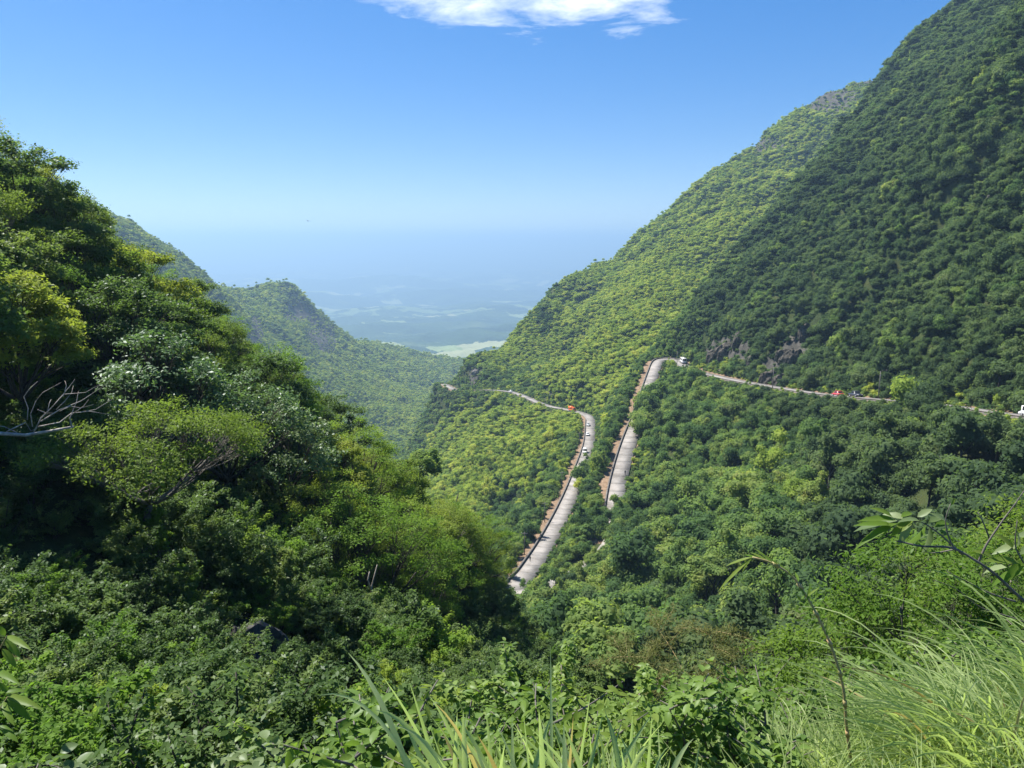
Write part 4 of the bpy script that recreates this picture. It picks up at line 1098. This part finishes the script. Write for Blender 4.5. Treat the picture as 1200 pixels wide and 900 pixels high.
# wide-bladed tuft at the lower edge: every blade its own part
tu = empty('grass_tuft', (pix(600, 985, 2.15)[0], 2.15, pix(600, 985, 2.15)[2])); o0 = np.array(tu.location)
tips = [(408, 765, 500, 930, .18, 2.1), (372, 815, 520, 940, .30, 2.0), (448, 792, 540, 940, .12, 2.2), (480, 800, 530, 935, .05, 2.3), (440, 832, 545, 945, .22, 2.0), (645, 758, 648, 940, .0, 2.2), (692, 812, 668, 940, .03, 2.2),
        (503, 815, 570, 940, .14, 2.2), (510, 824, 585, 945, .16, 2.1), (530, 835, 600, 940, .12, 2.3), (460, 850, 560, 950, .2, 2.0), (600, 840, 602, 940, .0, 2.3), (582, 848, 630, 940, .04, 2.2), (602, 846, 660, 945, .06, 2.2),
        (636, 840, 662, 940, .02, 2.3), (722, 872, 690, 945, .0, 2.2), (764, 838, 752, 945, .0, 2.4), (745, 868, 735, 945, .0, 2.3), (700, 846, 720, 945, .08, 2.3), (690, 850, 700, 945, .02, 2.4), (478, 880, 560, 950, .1, 2.0), (432, 898, 540, 950, .12, 1.9),
        (785, 885, 770, 945, .0, 2.3), (820, 870, 800, 945, .0, 2.4), (560, 862, 610, 945, .08, 2.2), (545, 850, 590, 945, .1, 2.4)]
for k in range(80):
    bx = gr.uniform(520, 770); tips.append((bx + gr.normal() * 45 - 30 * (bx < 620), gr.uniform(830, 900), bx, 950, gr.uniform(0, .16), gr.uniform(1.9, 2.6)))
for a, b, c, d, sg, D in tips:
    mb = MB(); P_ = blade_pts(pix(c, d + 40, D + gr.uniform(-.1, .15)), pix(a, b, D + gr.uniform(-.15, .2)), sg) - o0
    add_blade(mb, P_, gr.uniform(.010, .019)); mb.build('blade', M['wide_grass'] if gr.random() < .9 else M['straw'], tu, True)
tag(tu, 'tuft of wide pale green grass blades right at the viewpoint edge', 'grass')
# tussocks of thin arching grass on the right
def tussock(px, py, D, n, spread, lean, L, label, part_n=60, base_r=.25):
    p = pix(px, py, D); z = float(ground(p[0], p[1])[0]); base_ = np.array((p[0], p[1], z))
    t = empty('grass_tussock', tuple(base_)); rest_mb = MB()
    for k in range(n):
        a = gr.uniform(0, 6.28); q_ = gr.random() ** .5 * base_r
        r0 = np.array((math.cos(a) * q_, math.sin(a) * q_ * .8, -.05))
        ll = L * gr.uniform(.55, 1.15); az = gr.uniform(0, 6.28); out = ll * gr.uniform(.2, .75) * spread
        e = r0 + np.array((math.cos(az) * out + lean[0] * ll * gr.uniform(.5, 1.2), math.sin(az) * out + lean[1] * ll, ll * gr.uniform(.10, .62)))
        P_ = blade_pts(r0, e, ll * gr.uniform(.22, .50)); w_ = gr.uniform(.005, .010)
        if k < part_n:
            mb = MB(); add_blade(mb, P_, w_ * 1.25); mb.build('blade', M['grass'] if gr.random() < .85 else M['straw'], t, True)
        else: add_blade(rest_mb, P_, w_)
    o = rest_mb.build('fine_blades', M['grass'], t, True); o['kind'] = 'stuff'
    tag(t, label, 'grass'); return t
tussock(1180, 960, 2.9, 800, .85, (-.32, .05), .76, 'big tussock of thin arching grass leaning over the bank', 70, .30)
tussock(1290, 900, 3.3, 700, .85, (-.36, .0), .86, 'tall tussock of arching grass at the end of the bank', 60, .35)
tussock(1110, 1000, 3.1, 480, .85, (-.35, .05), .8, 'low tussock of thin grass beside the brown stalk', 50, .25)
tussock(930, 980, 3.6, 380, .8, (-.15, .05), .75, 'small loose tussock of thin grass under the bushes', 40, .25)
tussock(850, 1010, 2.9, 260, .7, (-.1, .0), .6, 'thin grass tussock beside the wide bladed tuft', 30, .2)
# short ground grass so that no bare soil shows on the bank
tm = MB(); 
for k in range(60):
    a = gr.uniform(0, 6.28); r0 = np.array((gr.normal() * .08, gr.normal() * .08, -.02)); ll = gr.uniform(.18, .42)
    add_blade(tm, blade_pts(r0, r0 + np.array((math.cos(a) * ll * .6, math.sin(a) * ll * .6, ll * .7)), .08, 6), .006)
sod = empty('grass_tuft', (-1.6, 3.0, float(ground(-1.6, 3.0)[0]))); so = tm.build('blades', M['grass'], sod, True); so['kind'] = 'stuff'; tag(sod, 'short green grass tuft low on the bank beside the ravine', 'grass')
x, y = scatter(6.2, 17, -1.0, 1.0, .30, gr); z = ground(x, y); px, py = project(x, y, z); ok = (px > -150) & (px < 1350) & (py < 1200) & (y > .9); x, y, z = x[ok], y[ok], z[ok]; n = len(x); sc = gr.uniform(.7, 1.5, n)
instancer('bank_grass', np.stack((x, y, z), 1), np.zeros(n, int), gr.uniform(0, 6.28, n), np.stack((sc, sc, sc), 1), [so], 'short green grass between the bushes of the bank', 'grass')

# the brown leaning stalk with a tuft of leaves at its tip
SD = 3.0
st = empty('bamboo_stalk', tuple(pix(1003, 960, SD))); o0 = np.array(st.location)
sp = [(1003, 960), (998, 900), (992, 850), (988, 805), (975, 760), (958, 722), (944, 697), (928, 675), (905, 660), (882, 653)]
P_ = np.array([pix(a, b, SD - k * .015) for k, (a, b) in enumerate(sp)]); P_ = spline(P_, .03) - o0
mb = MB(); mb.tube(P_, np.linspace(.0080, .0038, len(P_)), 7); mb.build('stem', M['stalk'], st, True)
nm = MB()
for k in range(4, len(P_) - 2, 5): 
    nm = MB(); nm.tube(P_[k:k + 2], np.array((.0090, .008)), 7); nm.build('node', M['stalk'], st, True)
def leaf_obj(name, base_, d, ln, wd, mat, parent, curl=.3, nrm=(0, -.3, 1)):
    mb = MB(); broad_leaves(mb, np.array([base_]), np.array([d], float), np.array([nrm], float), ln, wd, curl); return mb.build(name, mat, parent, True)
def at_px(a, b, D): return pix(a, b, D) - o0
for a, b, c, d, w_ in ((882, 653, 836, 690, .014), (882, 653, 848, 660, .014), (884, 653, 866, 668, .012), (890, 655, 872, 648, .012), (900, 658, 880, 645, .012), (905, 660, 885, 640, .010), (915, 665, 890, 643, .012), (930, 676, 905, 652, .010), (936, 682, 932, 668, .01),
                       (945, 700, 958, 688, .009), (946, 704, 950, 684, .009), (968, 745, 972, 718, .007), (968, 745, 980, 730, .007), (984, 790, 970, 770, .007), (986, 800, 1000, 776, .007), (944, 700, 936, 684, .009), (990, 815, 974, 800, .006), (990, 820, 1004, 806, .006)):
    s_, e_ = at_px(a, b, SD - .12), at_px(c, d, SD - .1 + gr.uniform(-.05, .05)); leaf_obj('leaf', s_, e_ - s_, np.linalg.norm(e_ - s_), w_ * 1.2, M['bright_leaf'], st, .15)
tag(st, 'thin brown jointed stalk bending over with a leafy tip', 'stalk')

# branch with large pale leaves on the right
BD = 4.0
bb = empty('leafy_branch', tuple(pix(1260, 760, BD))); o0 = np.array(bb.location)
lines = [([(1260, 760), (1225, 725), (1195, 700), (1165, 672), (1140, 655), (1115, 642), (1080, 640), (1052, 634)], .012), ([(1146, 660), (1155, 640), (1160, 632), (1175, 610), (1190, 590), (1200, 575)], .007), ([(1160, 632), (1152, 612), (1146, 600)], .005),
         ([(1190, 705), (1160, 695), (1130, 680), (1110, 670)], .006), ([(1120, 646), (1112, 630), (1108, 610), (1114, 590)], .005), ([(1128, 650), (1100, 625), (1080, 612), (1060, 608)], .006), ([(1118, 644), (1090, 648), (1078, 638)], .004),
         ([(1240, 745), (1190, 725), (1150, 712), (1120, 690), (1095, 680)], .005), ([(1200, 660), (1190, 640), (1192, 610)], .005)]
for k, (l, w_) in enumerate(lines):
    P_ = spline(np.array([at_px(a, b, BD + .04 * (k % 4)) for a, b in l]), .03); mb = MB(); mb.tube(P_, np.linspace(w_, w_ * .4, len(P_)), 6); mb.build('branch', M['grey_bark'], bb, True)
LV = [(1052, 610, 1002, 614, .05), (1055, 612, 1008, 626, .045), (1040, 612, 1034, 640, .05), (1050, 610, 1020, 600, .04), (1062, 608, 1040, 598, .04), (1070, 610, 1048, 620, .05), (1080, 612, 1064, 600, .045), (1085, 614, 1078, 640, .05), (1088, 615, 1100, 638, .055), (1095, 618, 1116, 606, .04),
      (1100, 622, 1122, 628, .04), (1075, 606, 1090, 596, .04), (1090, 612, 1106, 600, .045), (1065, 612, 1058, 636, .045), (1046, 606, 1030, 592, .035), (1056, 606, 1070, 596, .035), (1110, 612, 1098, 598, .035), (1114, 592, 1120, 584, .015), (1048, 616, 1012, 606, .04),
      (1180, 665, 1150, 664, .05), (1190, 662, 1222, 655, .06), (1196, 660, 1165, 650, .05), (1192, 640, 1168, 642, .045), (1195, 650, 1218, 632, .05), (1190, 645, 1175, 625, .045), (1192, 630, 1214, 620, .04), (1200, 655, 1180, 680, .05), (1192, 640, 1200, 618, .04), (1165, 655, 1150, 642, .04), (1200, 670, 1160, 676, .06)]
for a, b, c, d, w_ in LV:
    dd = gr.uniform(-.08, .1); s_, e_ = at_px(a, b, BD + .05), at_px(c, d, BD + .05 + dd); leaf_obj('leaf', s_, e_ - s_, np.linalg.norm(e_ - s_) * 1.1, w_ * 1.05, M['pale_leaf'] if gr.random() < .55 else M['bright_leaf'], bb, gr.uniform(.2, .5), (gr.normal() * .3, -.5, 1))
tag(bb, 'branch with large pale felted leaves and bare twigs', 'branch')
# bright sprig on the left edge
sg = empty('leafy_sprig', tuple(pix(-40, 900, 4.0))); o0 = np.array(sg.location)
for k, l in enumerate(([(-40, 900), (-20, 860), (0, 830), (10, 815)], [(-30, 880), (-15, 800), (-5, 770), (8, 745)])):
    P_ = spline(np.array([at_px(a, b, 4.0) for a, b in l]), .03); mb = MB(); mb.tube(P_, np.linspace(.007, .003, len(P_)), 6); mb.build('stem', M['stalk'], sg, True)
for a, b, c, d, w_ in ((8, 815, 38, 822, .05), (8, 818, 30, 838, .05), (4, 822, 10, 842, .045), (6, 812, 26, 806, .045), (0, 830, -20, 835, .05), (8, 745, 26, 752, .04), (6, 750, 22, 766, .045), (2, 760, 18, 778, .045), (0, 765, -16, 775, .05), (6, 745, 0, 735, .035), (-6, 785, 12, 792, .045), (-8, 800, 10, 808, .04), (0, 850, 16, 862, .045)):
    s_, e_ = at_px(a, b, 4.0), at_px(c, d, 3.95 + gr.uniform(-.08, .08)); leaf_obj('leaf', s_, e_ - s_, np.linalg.norm(e_ - s_) * 1.1, w_ * .9, M['bright_leaf'], sg, .3, (gr.normal() * .3, -.5, 1))
tag(sg, 'bright green leafy sprig lit by the sun before the dark ravine', 'sprig')
# ------------------------------------------------------------------ vehicles, poles, people
def paint(name, c, rough=.35): return plain_mat(name, c, tuple(v * .93 for v in c), 2.0, rough, coat=.5)
M['white_paint'] = paint('white_paint', (.78, .78, .77)); M['red_paint'] = paint('red_paint', (.55, .03, .03)); M['dark_paint'] = paint('dark_paint', (.03, .032, .04)); M['orange_paint'] = paint('orange_paint', (.85, .16, .02)); M['silver_paint'] = paint('silver_paint', (.50, .51, .52))
M['glass'] = plain_mat('dark_glass', (.02, .024, .03), (.015, .018, .022), 1, .1); M['tyre'] = plain_mat('tyre', (.02, .02, .02)); M['lamp'] = plain_mat('headlamp', (.8, .8, .75), None, 3, .2); M['tail'] = plain_mat('tail_lamp', (.4, .01, .01), None, 3, .3); M['rim'] = plain_mat('rim', (.45, .45, .46), None, 3, .4)
M['pole'] = plain_mat('pole_concrete', (.16, .15, .14), (.10, .095, .09), 2, .9); M['cloth'] = plain_mat('dark_cloth', (.03, .03, .035)); M['skin'] = plain_mat('skin', (.35, .20, .14))
def loft(prof_lo, prof_hi, W0, W1):
    """body from a side outline: list of (x, z) low and high edges, half widths at bottom and top"""
    n = len(prof_lo); v = []
    for (x0, z0), (x1, z1) in zip(prof_lo, prof_hi):
        zm = z0 + (z1 - z0) * .55
        v += [(x0, -W0 * .94, z0), (x0, -W0, zm), (x1, -W1, z1), (x1, W1, z1), (x0, W0, zm), (x0, W0 * .94, z0)]
    q = []
    for i in range(n - 1):
        for j in range(6): q.append((i * 6 + j, i * 6 + (j + 1) % 6, i * 6 + 6 + (j + 1) % 6, i * 6 + 6 + j))
    e = (n - 1) * 6
    q += [(5, 4, 1, 0), (4, 3, 2, 1), (e, e + 1, e + 4, e + 5), (e + 1, e + 2, e + 3, e + 4)]
    return np.array(v, float), np.array(q)
def vehicle(name, L, Wd, Hh, hood, rear, mat, wheel_r=.32, box=False):
    t = empty(name, (0, 0, 0)); h = L / 2; w = Wd / 2; g = .24
    belt = Hh * .56 if not box else Hh * .5
    mb = MB(); mb.add(*loft([(-h, g + .15), (-h + .12, g), (-h + rear, g), (h - hood, g), (h - .2, g), (h, g + .15)], [(-h, belt * .9), (-h + .1, belt), (-h + rear, belt), (h - hood, belt), (h - .25, belt * .88), (h, belt * .72)], w, w * .95)); body = mb.build('body', mat, t)
    # cabin: roof and pillars, then the panes set into it
    rb, rf = (-h + max(rear - .05, .06)), h - hood
    sl_f = .12 if box else .62; sl_r = .05 if box else .35
    ca = [(rb, belt + .002), (rf, belt + .002)]; top0, top1 = rb + sl_r, rf - sl_f; wt = w * (.95 if box else .80); wb = w * .95
    v = np.array([(rb, -wb, belt - .01), (rf, -wb, belt - .01), (rf, wb, belt - .01), (rb, wb, belt - .01), (top0, -wt, Hh), (top1, -wt, Hh), (top1, wt, Hh), (top0, wt, Hh)])
    mb = MB(); mb.add(v, [(4, 5, 6, 7), (0, 1, 5, 4), (1, 2, 6, 5), (2, 3, 7, 6), (3, 0, 4, 7)]); mb.build('cabin', mat, t)
    def pane(a, b, c, d, lo, hi, inset=.08):
        P_ = np.array((v[a], v[b], v[c], v[d])); ctr = P_.mean(0); n = np.cross(P_[1] - P_[0], P_[3] - P_[0]); n /= np.linalg.norm(n)
        def at(s, u): return (P_[0] * (1 - s) + P_[1] * s) * (1 - u) + (P_[3] * (1 - s) + P_[2] * s) * u
        return [(np.array((at(s0, lo), at(s1, lo), at(s1, hi), at(s0, hi))) + n * .012) for s0, s1 in ((inset, .5 - .02), (.5 + .02, 1 - inset))], np.array((at(.06, lo), at(.94, lo), at(.94, hi), at(.06, hi))) + n * .012
    for quad in ((0, 1, 5, 4), (2, 3, 7, 6)):
        for qd in pane(*quad, .12, .88)[0]:
            mb = MB(); mb.add(qd, [(0, 1, 2, 3)]); mb.build('side_window', M['glass'], t)
    for quad, nm_ in (((1, 2, 6, 5), 'windscreen'), ((3, 0, 4, 7), 'rear_window')):
        mb = MB(); mb.add(pane(*quad, .1, .9)[1], [(0, 1, 2, 3)]); mb.build(nm_, M['glass'], t)
    for sx in (-1, 1):
        for sy in (-1, 1):
            c = np.array((sx * (h - L * .19), sy * (w - .09), wheel_r)); mb = MB(); mb.tube(np.array((c - (0, .11, 0), c + (0, .11, 0))), np.array((wheel_r, wheel_r)), 14); wo = mb.build('wheel', M['tyre'], t)
            mb = MB(); c2 = c + (0, sy * .115, 0); mb.tube(np.array((c2 - (0, .01, 0), c2 + (0, .01, 0))), np.array((wheel_r * .6, wheel_r * .55)), 10); mb.build('rim', M['rim'], wo)
        
    for sy in (-1, 1):
        mb = MB(); mb.box((h - .06, sy * w * .62 - .16, belt * .66), (h + .015, sy * w * .62 + .16, belt * .66 + .14)); mb.build('headlight', M['lamp'], t)
        mb = MB(); mb.box((-h - .015, sy * w * .72 - .12, belt * .72), (-h + .06, sy * w * .72 + .12, belt * .72 + .18)); mb.build('tail_light', M['tail'], t)
    mb = MB(); mb.box((h - .1, -w * .9, g + .02), (h + .06, w * .9, g + .2)); mb.build('bumper', M['tyre'], t)
    mb = MB(); mb.box((-h - .06, -w * .9, g + .02), (-h + .1, w * .9, g + .2)); mb.build('bumper', M['tyre'], t)
    return t
def on_road(t, i, lat, fwd=1):
    tg = rt[i] * fwd; p_ = ROAD[i] + rn[i] * lat; pitch = 0.0
    nx = ROAD[min(i + 2, len(ROAD) - 1)] - ROAD[max(i - 2, 0)]; pitch = -math.atan2(nx[2], np.linalg.norm(nx[:2])) * fwd
    t.location = (p_[0], p_[1], p_[2] + .04); t.rotation_euler = (0, pitch, math.atan2(tg[1], tg[0]))
    return t
def car(*a, **k): return vehicle(*a, **k)
v = on_road(vehicle('van', 4.9, 1.95, 2.1, .9, .12, M['white_paint'], .34, True), ridx(690, 352), -.9, -1); tag(v, 'white van driving up the lower road behind two white cars', 'van')
v = on_road(vehicle('car', 4.1, 1.75, 1.5, 1.15, .55, M['white_paint']), ridx(691, 398), -1.3, -1); tag(v, 'white hatchback between the van and the car under the bend of the lower road', 'car')
v = on_road(vehicle('car', 4.3, 1.8, 1.48, 1.2, .6, M['silver_paint']), ridx(691, 428), -1.3, -1); tag(v, 'pale car just below the bend where the orange truck stands', 'car')
v = on_road(vehicle('car', 4.2, 1.78, 1.5, 1.15, .55, M['red_paint']), ridx(985, 222), -1.1, 1); tag(v, 'red car on the upper road at the foot of the mountain', 'car')
v = on_road(vehicle('pickup', 4.9, 1.85, 1.75, 1.3, 1.6, M['dark_paint']), ridx(999, 215), 1.0, -1); tag(v, 'dark pickup meeting the red car on the upper road', 'pickup')
v = on_road(vehicle('van', 4.7, 1.9, 1.95, .8, .15, M['white_paint'], .34, True), ridx(1222, 136), -.8, 1); tag(v, 'white van alone on the upper road past the dark pickup', 'van')
v = on_road(vehicle('minibus', 6.6, 2.15, 2.7, .55, .12, M['white_paint'], .38, True), ridx(800, 384), 1.2, 1); tag(v, 'white minibus in the upper hairpin bend', 'bus')
v = on_road(vehicle('car', 4.2, 1.78, 1.5, 1.15, .55, M['dark_paint']), ridx(820, 350), -1.0, -1); tag(v, 'dark car on the upper road just before the hairpin', 'car')
v = on_road(vehicle('car', 4.3, 1.8, 1.5, 1.15, .55, M['white_paint']), ridx(600, 562), -1.0, 1); tag(v, 'small white car on the distant road below the shaded spur', 'car')
# orange works truck: cab, load box, wheels
tk = vehicle('truck', 5.6, 2.1, 2.3, .35, 3.4, M['orange_paint'], .4, True)
mb = MB(); mb.box((-2.75, -1.05, 1.25), (.45, 1.05, 2.9)); mb.build('load_box', M['orange_paint'], tk); mb = MB(); mb.box((-2.8, -1.0, .8), (2.6, 1.0, 1.0)); mb.build('chassis', M['tyre'], tk)
on_road(tk, ridx(673, 478), -.8, -1); tag(tk, 'orange truck in the lower bend below the lit forest', 'truck')

def pole(i, lat, h, label, lamp=False):
    p_ = ROAD[i] + rn[i] * lat; z = float(ground(p_[0], p_[1])[0]); t = empty('utility_pole', (p_[0], p_[1], z), math.atan2(rn[i][1], rn[i][0]))
    mb = MB(); mb.tube(np.array(((0, 0, -1.0), (0, 0, h * .5), (0, 0, h))), np.array((.15, .12, .09)), 8); mb.build('post', M['pole'], t)
    if lamp:
        mb = MB(); mb.tube(np.array(((0, 0, h - .1), (.8, 0, h + .25), (1.7, 0, h + .3))), .035, 5); a = mb.build('arm', M['pole'], t); mb = MB(); mb.box((1.5, -.12, h + .2), (2.0, .12, h + .34), (.05, .03)); mb.build('lamp_head', M['pole'], t)
    else:
        mb = MB(); mb.box((-.9, -.06, h - .55), (.9, .06, h - .43)); c = mb.build('crossarm', M['pole'], t)
        for k in (-.8, 0.25, .8):
            mb = MB(); mb.tube(np.array(((k, 0, h - .43), (k, 0, h - .25))), .05, 6); mb.build('insulator', M['rim'], c)
    tag(t, label, 'pole', None)
pole(ridx(634, 210), -4.6, 7.0, 'thin utility pole on the earth strip near the bottom of the lower road')
pole(ridx(655, 245), -4.6, 7.0, 'thin utility pole on the earth strip where the lower road straightens')
pole(ridx(672, 285), -4.6, 7.0, 'thin utility pole beside the wall halfway along the lower road')
pole(ridx(690, 370), -4.6, 7.0, 'thin utility pole beside the wall next to the white van')
pole(ridx(918, 266), -3.9, 8.0, 'dark lamp post on the upper road under the rock cut', True)
pole(ridx(1005, 210), 4.2, 8.0, 'lamp post behind the dark pickup on the upper road', True)
pole(ridx(800, 372), -4.0, 8.0, 'lamp post inside the upper hairpin bend', True)
pole(ridx(809, 360), -4.0, 8.0, 'lamp post at the start of the upper hairpin bend', True)

def person(i, lat, label, mat):
    """one continuous skinned figure, walking"""
    p_ = ROAD[i] + rn[i] * lat; hd = math.atan2(rt[i][1], rt[i][0])
    J = {'pel': (0, 0, .95, .13), 'che': (0, .02, 1.28, .15), 'nec': (0, .02, 1.48, .06), 'hd0': (0, .03, 1.58, .085), 'hd1': (0, .03, 1.70, .08),
         'shl': (-.17, .02, 1.42, .065), 'ell': (-.24, -.02, 1.14, .048), 'wrl': (-.24, .10, .90, .036), 'fil': (-.24, .16, .82, .03),
         'shr': (.17, .02, 1.42, .065), 'elr': (.24, -.06, 1.14, .048), 'wrr': (.24, .02, .90, .036), 'fir': (.24, .05, .80, .03),
         'hil': (-.09, 0, .90, .095), 'knl': (-.10, .14, .50, .065), 'anl': (-.10, .10, .08, .045), 'tol': (-.10, .24, .04, .04),
         'hir': (.09, 0, .90, .095), 'knr': (.10, .02, .49, .065), 'anr': (.10, -.20, .10, .045), 'tor': (.10, -.08, .04, .04)}
    E = ('pel che', 'che nec', 'nec hd0', 'hd0 hd1', 'che shl', 'shl ell', 'ell wrl', 'wrl fil', 'che shr', 'shr elr', 'elr wrr', 'wrr fir', 'pel hil', 'hil knl', 'knl anl', 'anl tol', 'pel hir', 'hir knr', 'knr anr', 'anr tor')
    k = list(J); me = bpy.data.meshes.new('person'); me.from_pydata([J[a][:3] for a in k], [tuple(k.index(b) for b in e.split()) for e in E], [])
    o = obj('person', me, mat); sk = o.modifiers.new('skin', 'SKIN'); o.modifiers.new('sub', 'SUBSURF').levels = 1
    o.modifiers['sub'].render_levels = 2
    for n_, a in enumerate(k): me.skin_vertices[0].data[n_].radius = (J[a][3], J[a][3])
    me.skin_vertices[0].data[0].use_root = True
    o.location = (p_[0], p_[1], p_[2] + .03); o.rotation_euler = (0, 0, hd - math.pi / 2)
    tag(o, label, 'person')
person(ridx(727, 248), -1.6, 'person in dark clothes walking on the middle stretch of road', M['cloth'])
person(ridx(629, 204), -1.4, 'person in dark clothes walking by the wall of the lower road', M['cloth'])

# a bird far off in the open sky
mb = MB(); mb.tube(np.array(((-.22, 0, 0), (-.1, 0, .0), (.08, 0, 0), (.24, 0, .01))), np.array((.01, .06, .065, .012)), 8)
for s_ in (-1, 1):
    mb.add([(.08, s_ * .04, .02), (-.1, s_ * .04, .02), (-.06, s_ * .42, .16), (.1, s_ * .40, .17), (-.12, s_ * .8, .08), (-.02, s_ * .78, .10)], [(0, 1, 2, 3), (3, 2, 4, 5)])
mb.add([(-.18, -.03, 0), (-.18, .03, 0), (-.36, .07, .0), (-.36, -.07, 0)], [(0, 1, 2, 3)])
bo = mb.build('bird', M['cloth']); bo.location = tuple(pix(361, 259, 240)); bo.rotation_euler = (.2, .1, 2.4); bo.scale = (1.3, 1.3, 1.3); tag(bo, 'dark bird soaring in the empty sky over the far plain', 'bird')
# ------------------------------------------------------------------ air
HAZE_TOP = float(ZZ[SS < 6000].max()) + 14
print('haze top', HAZE_TOP)
hb = MB(); hb.box((-160000, -2000, -1300), (160000, 130000, HAZE_TOP))
haze_me = hb.mesh('haze')
hm = bpy.data.materials.new('haze'); hm.use_nodes = True
ht = hm.node_tree; ht.nodes.clear()
ho = ht.nodes.new('ShaderNodeOutputMaterial'); hv = ht.nodes.new('ShaderNodeVolumePrincipled')
hv.inputs['Color'].default_value = (0.43, 0.67, 0.92, 1)
hv.inputs['Density'].default_value = 1.85e-4
hv.inputs['Anisotropy'].default_value = 0.3
ht.links.new(hv.outputs[0], ho.inputs['Volume'])
hz = obj('haze', haze_me, hm); hz['kind'] = 'stuff'; hz['label'] = 'pale blue haze filling the valley air'; hz['category'] = 'haze'
